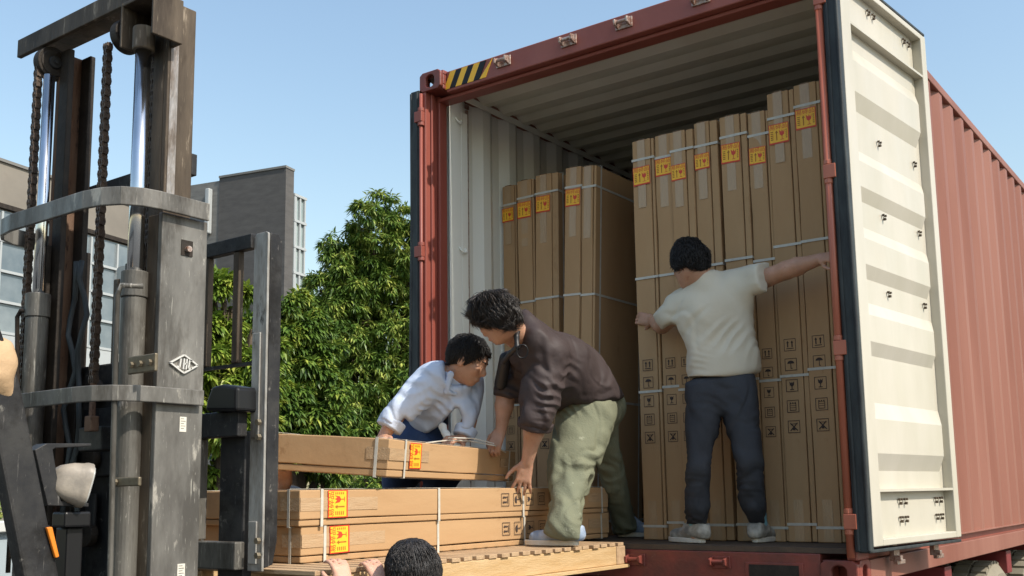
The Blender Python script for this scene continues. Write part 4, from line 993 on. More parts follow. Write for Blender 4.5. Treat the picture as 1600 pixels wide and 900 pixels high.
def hair(parent, P, rot, sc, m_, kind, seed=0, n=900, ln=.03, pg=None):
    """hair cap following the skull plus many tapered tufts"""
    S_, F_, U_ = [V(r_) for r_ in rot]
    s_ = Sdf(.006)
    if kind == 'short':
        s_.ell(P(0, -.012, .034), np.array((.084, .103, .097))*sc, rot, .02); s_.ell(P(0, -.045, -.012), np.array((.072, .064, .07))*sc, rot, .03)
        s_.cut(P(0, .066, .030), F_*.86-U_*.50); s_.cut(P(0, .030, -.0), F_*.80-U_*.60); s_.cut(P(0, -.05, -.068), -U_*1.+F_*.25)
    elif kind == 'full':
        s_.ell(P(0, -.010, .040), np.array((.090, .108, .102))*sc, rot, .02); s_.ell(P(0, -.050, -.012), np.array((.080, .066, .078))*sc, rot, .03); s_.ell(P(0, .05, .075), np.array((.07, .05, .04))*sc, rot, .03)
        s_.cut(P(0, .060, .012), F_*.80-U_*.60); s_.cut(P(0, .020, -.012), F_*.78-U_*.62); s_.cut(P(0, -.05, -.082), -U_*1.+F_*.25)
    else:
        s_.ell(P(0, -.010, .022), np.array((.092, .108, .108))*sc, rot, .02); s_.cap(P(0, -.045, 0), P(0, -.085, -.20), .086*sc, .070*sc, .05, F_, 1.3); s_.cap(P(0, -.085, -.2), P(0, -.10, -.42), .070*sc, .04*sc, .03, F_, 1.5)
        s_.cut(P(0, .058, .03), F_*.85-U_*.5, .16)
    if pg is not None: s_.clip(pg, .022, .008)
    o, v, f = sdf_obj('hair', s_, m_, parent, amp=.0012, scale=24, seed=seed)
    nr = vnormals(v, f); r_ = np.random.default_rng(seed); pick = r_.choice(len(v), n); B = MB()
    crown = np.array(P(0, -.03, .12)); down = -np.array(U_)
    for i in pick:
        p = v[i]; nn = nr[i]; comb = p-crown; comb -= nn*(comb@nn); comb /= np.linalg.norm(comb)+1e-6
        if kind == 'long': comb = down*.6+comb*.6; comb = comb-nn*(comb@nn); comb /= np.linalg.norm(comb)+1e-6
        lift = {'short': .14, 'full': .08, 'long': .012}[kind]
        if nn@np.array(F_) > .80 and kind == 'short': comb = np.array(F_)*.3+down*.2
        d_ = comb+nn*lift+r_.normal(0, {'short': .09, 'full': .055, 'long': .03}[kind], 3); d_ /= np.linalg.norm(d_); l_ = ln*r_.uniform(.6, 1.3)*sc
        s2 = np.cross(d_, nn); s2 /= np.linalg.norm(s2)+1e-6; wd = .0016; m2 = p+d_*l_*.55+nn*.004; sg = l_*l_/(.19*sc) if kind == 'long' else .12*l_; m2 = m2-nn*(sg*.3+.002 if kind == 'long' else 0); t_ = p+d_*l_-nn*sg
        p = p-nn*.002
        B.add([p-s2*wd, p+s2*wd, p+nn*wd, m2-s2*wd*.8, m2+s2*wd*.8, m2+nn*wd, t_], [(0,1,4,3),(1,2,5,4),(2,0,3,5),(3,4,6),(4,5,6),(5,3,6)])
    q = B.obj('hair_strands', m_, o, smooth=True); tag(q, kind='stuff'); return o
def person(loc, label): return empty('person', loc, label, 'person')

# ---- man in the off-white tee, standing in the container, seen from behind
m3 = person(at(1135, 850, Z=FZ), 'man in off-white tee and slate trousers, standing with back turned, arms spread across the boxes')
Lh, Rh = at(1103, 625, D=5.02), at(1157, 622, D=4.98)
Lk, Rk = at(1091, 728, D=4.93), at(1168, 724, D=4.88)
La, Ra = at(1089, 826, D=4.98), at(1185, 824, D=4.95)
Ls, Rs_ = at(1054, 492, D=5.16), at(1166, 447, D=5.02)
Le, Re = at(1034, 508, D=5.34), at(1229, 422, D=4.84)
Lw, Rw = at(1020, 500, D=5.50), at(1284, 404, D=4.70)
chest, waist, pel = at(1116, 500, D=5.06), at(1131, 565, D=5.04), at(1131, 615, D=5.02)
neck, hd = at(1105, 441, D=5.07), at(1078, 412, D=5.10)
ac = (Rs_-Ls).normalized(); 
body = Sdf(.0065)
body.cap(Ls*.72+Rs_*.28, Ls*.28+Rs_*.72, .085, .085, .04); body.cap(chest, waist, .115, .105, .05, CF, 1.25); body.cap(waist, pel, .105, .125, .05, CF, 1.2)
arm(body, Ls, Le, Lw); arm(body, Rs_, Re, Rw); legs(body, Lh, Lk, La, (.06, .045, .042, .034)); legs(body, Rh, Rk, Ra, (.06, .045, .042, .034))
Fd = V(at(1052, 448, D=5.22)-hd); P3, rot3 = head(body, hd, V((-.62, .72, -.42)), V((.05, .25, 1)), neck, 1.0)
hand(body, Lw, at(1000, 497, D=5.56)-Lw, V((-.8, -.5, .2)), .55, sc=1.0, thumb=1, tcurl=.2)
hand(body, Rw, at(1306, 398, D=4.60)-Rw, V((.3, -.9, .3)), .75, sc=.9, thumb=-1, tcurl=.3)
foot_body(body, La, (-.9, .44)); foot_body(body, Ra, (-.05, 1.))
bo, _, _ = sdf_obj('body', body, M['skin'], m3)
face_bits(P3, rot3, m3); hair(m3, P3, rot3, 1.0, M['hair'], 'short', 3, 5200, .036, pg=[(1035,403),(1043,385),(1063,371),(1087,373),(1105,391),(1115,412),(1112,422),(1090,423),(1078,418),(1068,414),(1062,424),(1049,421),(1043,421),(1035,414)])
t = Sdf(.0065)
t.cap(Ls*.80+Rs_*.20, Ls*.20+Rs_*.80, .098, .098, .04); t.cap(chest, waist, .158, .158, .07, CF, 1.35); t.cap(waist, at(1131, 610, D=5.03), .160, .182, .05, CF, 1.35)
t.cap(at(1150, 480, D=5.03), at(1160, 545, D=5.02), .085, .08, .06); t.cap(at(1075, 520, D=5.1), at(1098, 560, D=5.05), .07, .08, .05)
ls = Ls*.40+Le*.60+V((0,0,-.01)); t.cap(Ls, ls+(ls-Ls)*.45, .082, .082, .04); rs = Rs_*.50+Re*.50; t.cap(Rs_, rs+(rs-Rs_)*.55, .086, .084, .045)
t.cap(Rs_+V((0,0,-.05)), rs+V((0,0,-.030)), .070, .070, .04)
t.cap(neck+V((0,0,-.02)), neck+(hd-neck)*.12, .075, .066, .03)
t.cut(at(1131, 592, D=5.03), V((-.06, 0, -1))*1.0+CR.tolist()[2]*V((0,0,0)), 9)
t.cut(Re*.42+Rs_*.58+(Re-Rs_)*.16, Re-Rs_, .16); t.cut(Ls+(Le-Ls)*.92, Le-Ls, .12)
a1, a2 = V(at(1195, 470, D=5)), V(at(1075, 600, D=5))
t.clip([(1075,427),(1096,422),(1119,418),(1164,410),(1202,410),(1199,432),(1198,456),(1178,462),(1179,497),(1184,533),(1194,582),(1164,586),(1116,592),(1087,598),(1070,605),(1072,580),(1075,547),(1070,533),(1057,509),(1049,508),(1035,516),(1025,506),(1015,491),(1034,474),(1035,462),(1052,447),(1066,435)], .035)
sdf_obj('tee_shirt', t, M['tee'], m3, amp=.0055, scale=7, seed=4, folds=[(at(1150, 520, D=4.9), (a2-a1).cross(V(CF.tolist())), .055, .016, .16), (at(1090, 570, D=4.9), V((.35, 0, 1)), .032, .014, .075), (at(1190, 450, D=4.9), V((.2, 0, 1)), .05, .010, .06), (at(1080, 500, D=5), V((.6, 0, 1)), .05, .010, .09), (at(1140, 480, D=4.95), V((-.8, 0, .7)), .07, .006, .14)])
q = Sdf(.0065)
q.cap(at(1111, 612, D=5.02), at(1149, 610, D=5.0), .122, .122, .04, CF, 1.15); q.cap(Lh, Lk, .106, .070, .03); q.cap(Rh, Rk, .106, .070, .03)
q.cap(Lk, Lk*.45+La*.55, .070, .070, .02); q.cap(Rk, Rk*.45+Ra*.55, .070, .070, .02); q.cap(Lk*.4+La*.6, La+V((0,0,.03)), .069, .054, .02); q.cap(Rk*.4+Ra*.6, Ra+V((0,0,.03)), .069, .054, .02)
q.cap(La+V((0,0,.04)), La+V((0,0,-.002)), .060, .052, .01); q.cap(Ra+V((0,0,.04)), Ra+V((0,0,-.002)), .060, .052, .01)
q.clip([(1070,598),(1087,592),(1146,583),(1181,580),(1185,627),(1188,674),(1193,721),(1193,757),(1198,786),(1196,820),(1169,820),(1161,801),(1155,780),(1152,757),(1151,733),(1140,692),(1129,651),(1126,651),(1121,686),(1111,727),(1112,757),(1111,792),(1103,820),(1075,819),(1070,801),(1070,769),(1068,745),(1074,721),(1070,674),(1072,639)], .035)
q.cut(at(1131, 583, D=5.03), (0, 0, 1))
fz = (0, .2, 1)
sdf_obj('trousers', q, M['slate'], m3, amp=.0055, scale=8, seed=9, folds=[(Lk, fz, .030, .012, .12), (Rk, fz, .030, .012, .12), (La+V((0,0,.06)), fz, .024, .014, .08), (Ra+V((0,0,.06)), fz, .024, .014, .08), (at(1131, 655, D=4.95), V((.5, 0, 1)), .04, .009, .12), (at(1160, 655, D=4.95), V((-.6, 0, 1)), .04, .007, .12)])
shoe(m3, (La.x+.0, La.y, 0), (-.90, .44), FZ, M['shoe'], M['sole'], .27); shoe(m3, (Ra.x, Ra.y, 0), (-.05, 1.), FZ, M['shoe'], M['sole'], .27)
for an in (La, Ra):
    s_ = Sdf(.006); s_.cap(V((an.x, an.y, FZ+.08)), V((an.x, an.y, FZ+.135)), .043, .041, .01); sdf_obj('sock', s_, M['sock'], m3)

# ---- man in the dark hooded jacket, bending over the tilted box
m2 = person(at(900, 850, Z=FZ), 'bending man in dark plum hooded jacket and olive trousers, hand on the flat boxes')
Lh, Rh = at(915, 650, D=5.10), at(935, 652, D=5.34)
Lk, Rk = at(893, 735, D=4.92), at(957, 745, D=5.50)
sa, sb = at(888, 853, Z=.181), at(828, 852, Z=.181); La, Ra = sa+(sb-sa)*.10+V((0,0,.085)), at(980, 826, D=5.72)
Ls, Rs_ = at(856, 556, D=4.78), at(815, 555, D=5.10)
Le, Re = at(838, 655, D=4.74), at(790, 618, D=5.00)
Lw, Rw = at(824, 722, D=4.78), at(783, 672, D=4.97)
neck, hd = at(806, 520, D=4.78), at(776, 494, D=4.70)
chest, waist, pel = at(862, 566, D=4.98), at(903, 600, D=5.12), at(928, 636, D=5.20)
body = Sdf(.0065)
body.cap(Ls*.7+Rs_*.3, Ls*.3+Rs_*.7, .085, .085, .04); body.cap(neck+(chest-neck)*.5, chest, .09, .12, .05); body.cap(chest, waist, .125, .12, .05); body.cap(waist, pel, .11, .11, .05)
arm(body, Ls, Le, Lw, (.052, .044, .042, .028)); arm(body, Rs_, Re, Rw, (.052, .044, .040, .027)); legs(body, Lh, Lk, La+V((0,0,.05)), (.07, .05, .045, .034)); legs(body, Rh, Rk, Ra+V((0,0,.05)), (.07, .05, .045, .034))
P2, rot2 = head(body, hd, V((-CR*.62+CF*.50-CU*.55).tolist()), V((-CR*.45+CU*.85+CF*.2).tolist()), neck+V((.0, 0, -.01)), 1.02)
hand(body, Lw, at(817, 757, D=4.78)-Lw, V((.65, -.65, .35)), .28, spread=.22, sc=1.05, thumb=-1, tcurl=-.3)
hand(body, Rw, at(771, 702, D=4.93)-Rw, V((.35, -.75, .5)), .75, sc=1.0, thumb=-1, tcurl=.5)

sdf_obj('body', body, M['skin'], m2); face_bits(P2, rot2, m2, 1.02); hair(m2, P2, rot2, .99, M['hair2'], 'full', 5, 8000, .062, pg=[(737,475),(743,465),(759,457),(778,455),(797,464),(806,477),(812,491),(807,498),(799,507),(789,519),(771,516),(762,508),(756,507),(750,515),(743,507),(737,493)])
j = Sdf(.0065)
j.cap(Ls*.78+Rs_*.22, Ls*.22+Rs_*.78, .100, .100, .05); j.cap(neck+(chest-neck)*.45, chest, .120, .165, .06); j.cap(chest, waist, .168, .162, .06); j.cap(waist, pel+(pel-waist)*.3, .160, .158, .05)
j.cap(chest+V((0,0,-.03)), waist+V((0,0,-.05)), .14, .13, .06)
j.cap(Ls, Le, .088, .080, .05); j.cap(Le, Le+(Lw-Le)*.22, .080, .078, .03); j.cap(Rs_, Re, .085, .072, .05); j.cap(Re, Re+(Rw-Re)*.10, .070, .068, .03)
# hood folded behind the neck and standing collar
hb = at(832, 520, D=4.86); j.ell(hb, (.085, .085, .060), None, .04); j.cap(at(818, 500, D=4.86), at(838, 530, D=4.74), .042, .05, .03); j.cap(at(816, 498, D=4.94), at(850, 530, D=4.98), .04, .055, .03)
j.cut(Le+(Lw-Le)*.20, Lw-Le, .13); j.cut(Re+(Rw-Re)*.12, Rw-Re, .11)
hem = at(944, 612, D=5.15); hd_ = (V(at(975, 620, D=5.2))-V(at(870, 665, D=5.0))).normalized()
hn = V((CR*.30-CU*.95).tolist()); j.cut(at(925, 648, D=5.1), hn)
j.clip([(811,484),(824,481),(844,497),(865,515),(891,523),(924,537),(952,563),(969,587),(980,619),(970,624),(947,631),(919,634),(893,633),(872,644),(863,658),(859,672),(844,675),(825,672),(809,667),(811,648),(812,634),(804,637),(799,625),(783,619),(772,617),(773,604),(779,583),(783,560),(782,546),(797,548),(808,543),(812,522),(811,503)], .035)
sdf_obj('jacket', j, M['jacket'], m2, amp=.007, scale=7, seed=14, folds=[(at(850, 620, D=4.6), (Lw-Ls), .050, .016, .13), (at(868, 590, D=4.75), V((CR*.7+CU*.6).tolist()), .055, .014, .14), (at(795, 605, D=4.85), (Rw-Rs_), .045, .014, .10), (at(930, 600, D=5.0), V((CR*.2+CU*.9).tolist()), .06, .010, .15), (at(880, 640, D=4.9), V((CR*.8+CU*.2).tolist()), .05, .012, .10), (at(838, 655, D=4.6), Lw-Ls, .022, .010, .06)])
for (wa, wb, rr) in ((Le, Lw, .083),):
    s_ = Sdf(.006); dd = (wb-wa).normalized(); c_ = wa+(wb-wa)*.14; s_.cap(c_-dd*.02, c_+dd*.012, rr, rr-.001, .01); s_.cut(c_+dd*.015, dd); s_.cut(c_-dd*.02, -dd); sdf_obj('cuff', s_, M['jacket'], m2, amp=.004, scale=20)
s_ = Sdf(.005)                       # open black collar edge
pts = [at(820, 486, D=4.86), at(812, 506, D=4.72), at(807, 526, D=4.66), at(808, 542, D=4.64), at(797, 552, D=4.68), at(786, 566, D=4.76)]
for a_, b_ in zip(pts, pts[1:]): s_.cap(a_, b_, .012, .012, .010)
s_.cap(at(790, 560, D=4.86), at(782, 600, D=4.92), .03, .03, .02)  # not lining: black lump added for the shade around far sleeve and jacket front
sdf_obj('collar_lining_and_shade', s_, M['jacketblack'], m2)
B = MB(); cc = at(816, 549, D=4.615); aa = V(CR.tolist()); uu = V(CU.tolist())
B.tube([cc+(aa*math.cos(a)*.025+uu*math.sin(a)*.030) for a in np.linspace(0, 2*math.pi, 25)], .0035, 8, cap=False)
B.obj('hood_cord_loop', M['handblack'], m2, smooth=True)
q = Sdf(.0065)
q.cap(Lh+V((0,0,.03)), Rh+V((0,0,.03)), .135, .135, .05); q.cap(Lh, Lk, .132, .112, .05); q.cap(Lk, Lk*.45+La*.55, .112, .088, .03); q.cap(Lk*.5+La*.5, La+V((0,0,-.02)), .088, .098, .03)
q.cap(Rh, Rk, .125, .088, .05); q.cap(Rk, Ra+V((0,0,-.01)), .088, .080, .03)
q.cut(La+V((0,0,-.065)), (.1, .1, -1), .24); q.cut(Ra+V((0,0,-.03)), (0, 0, -1), .22)
q.cut(at(935, 606, D=5.15), V((-CR*.35+CU*.93).tolist()))
q.clip([(891,626),(980,615),(980,637),(972,654),(965,664),(967,693),(978,738),(984,775),(989,808),(994,831),(959,837),(953,813),(945,775),(936,742),(931,724),(927,742),(921,761),(911,785),(909,813),(909,850),(886,849),(863,843),(842,834),(851,818),(858,794),(855,766),(853,738),(854,700),(861,672),(867,639)], .035)
sdf_obj('trousers', q, M['olive'], m2, amp=.0085, scale=6, seed=21, folds=[(Lk+V((.05,-.05,.06)), V((.3, 0, 1)), .055, .016, .15), (Lk+V((.05,-.05,-.14)), V((1, .2, .35)), .06, .020, .16), (at(905, 650, D=5.0), V((CR*.5+CU*.8).tolist()), .045, .014, .12), (La+V((0,0,.08)), V((.5, 0, 1)), .045, .016, .12), (Rk, V((.4, 0, 1)), .06, .014, .18), (Ra+V((0,0,.08)), (0, 0, 1), .045, .012, .1)])
print('shoe', sa, sb, (sb-sa).length); shoe(m2, (sa.x, sa.y, 0), (sb.x-sa.x, sb.y-sa.y), .181, M['shoeblue'], M['sole'], .28); shoe(m2, (Ra.x, Ra.y, 0), (.55, .30), FZ, M['shoeblue'], M['sole'], .27)

# ---- man in the pale blue shirt, crouching behind the boxes
m1 = person(at(640, 860, D=5.35), 'crouching man in pale blue shirt and navy trousers looking down behind the tilted box')
Rs_, Ls = at(676, 592, D=4.96), at(735, 602, D=5.14)
Re, Le = at(622, 645, D=4.90), at(734, 656, D=5.02)
Rw, Lw = at(598, 684, D=4.86), at(722, 686, D=4.97)
neck, hd = at(708, 588, D=5.0), at(732, 562, D=4.96)
chest, waist, pel = at(692, 618, D=5.10), at(664, 655, D=5.20), at(643, 690, D=5.28)
Rh, Lh = at(650, 705, D=5.15), at(655, 705, D=5.4); Rk, Lk = at(700, 730, D=5.06), at(625, 745, D=5.25); Ra, La = at(650, 838, D=5.25), at(610, 836, D=5.45)
body = Sdf(.0065)
body.cap(Rs_*.7+Ls*.3, Rs_*.3+Ls*.7, .080, .080, .04); body.cap(chest, waist, .085, .080, .04); body.cap(waist, pel, .080, .10, .05)
arm(body, Rs_, Re, Rw, (.045, .036, .036, .027)); arm(body, Ls, Le, Lw, (.042, .032, .032, .026)); legs(body, Rh, Rk, Ra); legs(body, Lh, Lk, La)
P1, rot1 = head(body, hd, V((CR*.80-CU*.42-CF*.22).tolist()), V((CR*.40+CU*.9).tolist()), neck, 1.0)
hand(body, Rw, at(588, 708, D=4.72)-Rw, V((-.5, .2, .7)), .4, thumb=1)
hand(body, Lw, at(698, 686, D=4.88)-Lw, V((.25, -.6, .75)), .95, thumb=1, tcurl=.5)
foot_body(body, Ra, (.8, 0)); foot_body(body, La, (.8, 0))
sdf_obj('body', body, M['skin'], m1); face_bits(P1, rot1, m1); hair(m1, P1, rot1, .98, M['hair'], 'short', 8, 4500, .022, pg=[(697,550),(702,533),(717,523),(737,523),(754,531),(764,547),(763,558),(756,560),(749,573),(738,578),(727,573),(722,568),(710,567),(699,570)])
s_ = Sdf(.0065)
s_.cap(Rs_*.82+Ls*.18, Rs_*.18+Ls*.82, .086, .086, .05); s_.cap(chest, waist, .145, .135, .05, CF, 1.1); s_.cap(waist, pel, .135, .145, .05, CF, 1.1); s_.cap(at(715, 640, D=5.0), at(690, 672, D=5.08), .07, .06, .06)
s_.cap(Rs_, Re, .078, .064, .04); s_.cap(Re, Re*.55+Rw*.45, .064, .058, .02); s_.cap(Ls, Le, .074, .062, .04); s_.cap(Le, Le*.45+Lw*.55, .060, .052, .02)
s_.cap(neck+V((0,0,-.03)), neck+(hd-neck)*.10, .078, .068, .03)
s_.cut(Re*.5+Rw*.5, Rw-Re, .13); s_.cut(Le*.3+Lw*.7, Lw-Le, .10)
s_.cut(at(650, 690, D=5.2), V((-CR*.62-CU*.78).tolist()))
s_.clip([(696,560),(670,561),(648,572),(629,591),(615,617),(600,639),(586,654),(591,662),(607,672),(621,664),(632,652),(647,670),(659,681),(672,674),(685,666),(698,651),(711,637),(717,637),(722,651),(721,662),(711,673),(719,682),(730,682),(742,667),(749,644),(756,611),(757,586),(750,578),(724,602),(707,602),(697,592),(695,578)], .03)
sdf_obj('shirt', s_, M['blueshirt'], m1, amp=.0032, scale=8, seed=31, folds=[(at(640, 625, D=4.9), (Rw-Rs_)+V((.1,.2,0)), .050, .007, .12), (at(605, 665, D=4.8), Rw-Re, .024, .007, .06), (at(735, 650, D=5.0), (Lw-Ls)+V((.15,0,.1)), .045, .007, .12), (at(690, 635, D=4.95), V((CR*.8+CU*.5).tolist()), .045, .007, .14), (at(660, 640, D=5.0), V((CR*.2+CU*.9).tolist()), .05, .006, .12)])
for nm, c_, rr, ax_ in (('shirt_collar', neck+(hd-neck)*.05, .074, (hd-neck)), ('cuff', Re*.5+Rw*.5, .066, Rw-Re), ('cuff', Le*.28+Lw*.72, .054, Lw-Le)):
    k_ = Sdf(.005); dd = V(ax_).normalized(); k_.cap(c_-dd*.022, c_+dd*.016, rr+.003, rr-.002, .01); k_.cut(c_+dd*.018, dd); k_.cut(c_-dd*.03, -dd); sdf_obj(nm, k_, M['blueshirt'], m1, amp=.003, scale=25)
k_ = Sdf(.005); k_.cap(at(704, 585, D=4.90), at(697, 612, D=4.90), .018, .012, .01, CF, 2.2); k_.cap(at(697, 612, D=4.90), at(712, 616, D=4.92), .012, .010, .01, CF, 2.2); sdf_obj('collar_point', k_, M['blueshirt'], m1)
k_ = Sdf(.005); k_.cap(at(692, 668, D=4.99), at(699, 684, D=4.93), .022, .016, .01, CF, 1.6); sdf_obj('glove', k_, M['glove'], m1, amp=.006, scale=30)
q = Sdf(.007); q.cap(Rh, Lh, .14, .14, .04); q.cap(Rh, Rk, .115, .085, .04); q.cap(Lh, Lk, .115, .085, .04); q.cap(Rk, Ra, .082, .065, .03); q.cap(Lk, La, .082, .065, .03); q.cap(pel, waist, .13, .12, .04)
sdf_obj('trousers', q, M['navy'], m1, amp=.006, scale=8, seed=33, folds=[(at(650, 680, D=5.1), V((1, 0, .5)), .05, .012, .15)])
shoe(m1, (Ra.x, Ra.y, 0), (.8, .2), .181, M['handblack'], M['sole'], .27); shoe(m1, (La.x, La.y, 0), (.8, .3), .181, M['handblack'], M['sole'], .27)
B = MB(); B.tube([at(665, 692, D=4.70), at(700, 688, D=4.84), at(735, 689, D=4.90), at(772, 696, D=4.90), at(790, 707, D=5.10)], .0035, 6)
B.tube([at(700, 684, D=4.84), at(740, 685, D=4.88), at(772, 693, D=4.90)], .003, 6)
tag(B.obj('strap_tail', M['strap'], None), 'white plastic strap held taut between two men over the tilted box', 'strap')

# ---- man hidden behind the carriage: only his hand shows at the end of the tilted box
m4 = person(at(392, 760, D=4.80), 'man hidden behind the load backrest, one hand showing at the tilted box')
hd = at(394, 722, D=4.8); base = V((hd.x, hd.y, GZ)); neck = hd+V((0, .02, -.13))
body = Sdf(.008); P4, rot4 = head(body, hd, V((.75, -.1, -.25)), V((0, 0, 1)), neck, .92)
sL, sR = neck+V((.05, .17, -.07)), neck+V((.05, -.17, -.07)); chest = neck+V((0, 0, -.22)); pel = V((hd.x, hd.y, GZ+.86))
wr = at(447, 752, D=4.32); el = wr+V((-.16, .02, -.16)); body.cap(sL, sR, .08, .08, .04); body.cap(chest, pel, .12, .13, .05)
arm(body, sR, el, wr); el2 = sL+V((.02, .05, -.28)); arm(body, sL, el2, el2+V((.1, .0, -.22)))
hand(body, wr, at(440, 712, D=4.25)-wr, V((.6, -.7, 0)), .5, thumb=1); hand(body, el2+V((.1, 0, -.22)), V((0, 0, -1)), V((0, 1, 0)), .4)
for s in (-1, 1):
    legs(body, pel+V((0, .09*s, -.03)), V((hd.x+.03, hd.y+.10*s, GZ+.48)), V((hd.x, hd.y+.11*s, GZ+.09)))
    shoe(m4, (hd.x, hd.y+.11*s, 0), (1, 0), GZ, M['handblack'], M['sole'])
sdf_obj('body', body, M['skin'], m4); hair(m4, P4, rot4, .92, M['hair'], 'short', 11, 300, .02)
t = Sdf(.009); t.cap(sL, sR, .09, .09, .04); t.cap(chest, pel, .145, .15, .05); t.cap(sL, el2, .065, .06, .03); t.cap(sR, el, .065, .055, .03); sdf_obj('shirt', t, M['jacketblack'], m4, amp=.004)
t = Sdf(.009); t.cap(pel, pel+V((0,0,-.08)), .15, .14, .04)
for s in (-1, 1): t.cap(pel+V((0, .09*s, -.05)), V((hd.x+.03, hd.y+.10*s, GZ+.48)), .10, .08, .04); t.cap(V((hd.x+.03, hd.y+.10*s, GZ+.48)), V((hd.x, hd.y+.11*s, GZ+.11)), .08, .07, .03)
sdf_obj('trousers', t, M['slate'], m4, amp=.004)

# ---- woman in front at the bottom edge, fingers over the pallet edge
wm = person((at(640, 900, D=3.42).x, at(640, 900, D=3.42).y, GZ), 'black haired woman seen from behind at the bottom edge, fingers gripping the pallet')
hd = at(641, 897, D=3.44); Fw = V((-.93, .30, -.12)); neck = hd+V((.03, -.01, -.15))
body = Sdf(.0065); P5, rot5 = head(body, hd, Fw, V((0, 0, 1)), neck, .92)
S5 = V(rot5[0]); sL, sR = neck-S5*.17+V((0,0,-.07)), neck+S5*.17+V((0,0,-.07)); pel = V((neck.x+.02, neck.y, GZ+.84))
body.cap(sL*.8+sR*.2, sL*.2+sR*.8, .07, .07, .04); body.cap(neck+V((0,0,-.18)), pel, .105, .13, .05)
h1, h2 = at(530, 874, X=1.375), at(580, 874, X=1.375)
w1, w2 = h1+V((.065, -.03, -.085)), h2+V((.07, -.02, -.085))
e1, e2 = w1+V((.10, -.03, -.20)), w2+V((.14, .02, -.19))
arm(body, sL, e1, w1, (.040, .034, .031, .023)); arm(body, sR, e2, w2, (.040, .034, .031, .023))
hand(body, w1, V((-.52, .16, .80)), V((.75, -.25, .5)), .55, thumb=1, sc=.92, spread=.05); hand(body, w2, V((-.60, .10, .80)), V((.75, -.25, .5)), .55, thumb=-1, sc=.92, spread=.05)
for s in (-1, 1):
    legs(body, pel+S5*.09*s+V((0,0,-.03)), pel+S5*.10*s+V((0,0,-.40)), V((pel.x, pel.y, GZ+.09))+S5*.10*s)
    q = V((pel.x, pel.y, 0))+S5*.10*s; shoe(wm, (q.x, q.y, 0), (-.93, .3), GZ, M['shoe'], M['sole'])
sdf_obj('body', body, M['skin_pale'], wm); face_bits(P5, rot5, wm, .92); hair(wm, P5, rot5, .90, M['hairlong'], 'long', 17, 9000, .055)
t = Sdf(.009); t.cap(sL, sR, .08, .08, .04); t.cap(neck+V((0,0,-.18)), pel, .13, .15, .05); t.cap(sL, e1, .058, .05, .03); t.cap(sR, e2, .058, .05, .03); sdf_obj('jumper', t, M['navy'], wm, amp=.004)
t = Sdf(.009); t.cap(pel, pel+V((0,0,-.06)), .155, .14, .04)
for s in (-1, 1): t.cap(pel+S5*.09*s, pel+S5*.10*s+V((0,0,-.40)), .10, .075, .04); t.cap(pel+S5*.10*s+V((0,0,-.40)), V((pel.x, pel.y, GZ+.11))+S5*.10*s, .075, .06, .03)
sdf_obj('trousers', t, M['slate'], wm, amp=.004)

# ---- tan cloth on the guard leg
k_ = Sdf(.008); q = at(6, 575, X=1.15)
k_.cap(q+V((0, -.17, .045)), q+V((0, -.015, .045)), .042, .038, .03); k_.cap(q+V((0, -.17, -.035)), q+V((0, -.02, -.03)), .044, .038, .03); k_.cap(q+V((0, -.16, .005)), q+V((0, -.015, .005)), .048, .042, .03)
k_.cap(q+V((0, -.03, -.03)), q+V((.005, .022, -.085)), .030, .012, .03); k_.cap(q+V((.0, -.15, -.04)), q+V((.0, -.14, -.11)), .03, .014, .03)
o, _, _ = sdf_obj('cloth_cover', k_, M['tan'], None, amp=.006, scale=18, folds=[(q, (0, .6, 1), .035, .012, .12), (q+V((0, -.1, 0)), (0, -.7, 1), .04, .010, .12)]); tag(o, 'tan cloth cover wrapped on the forklift guard at the left edge', 'cloth')

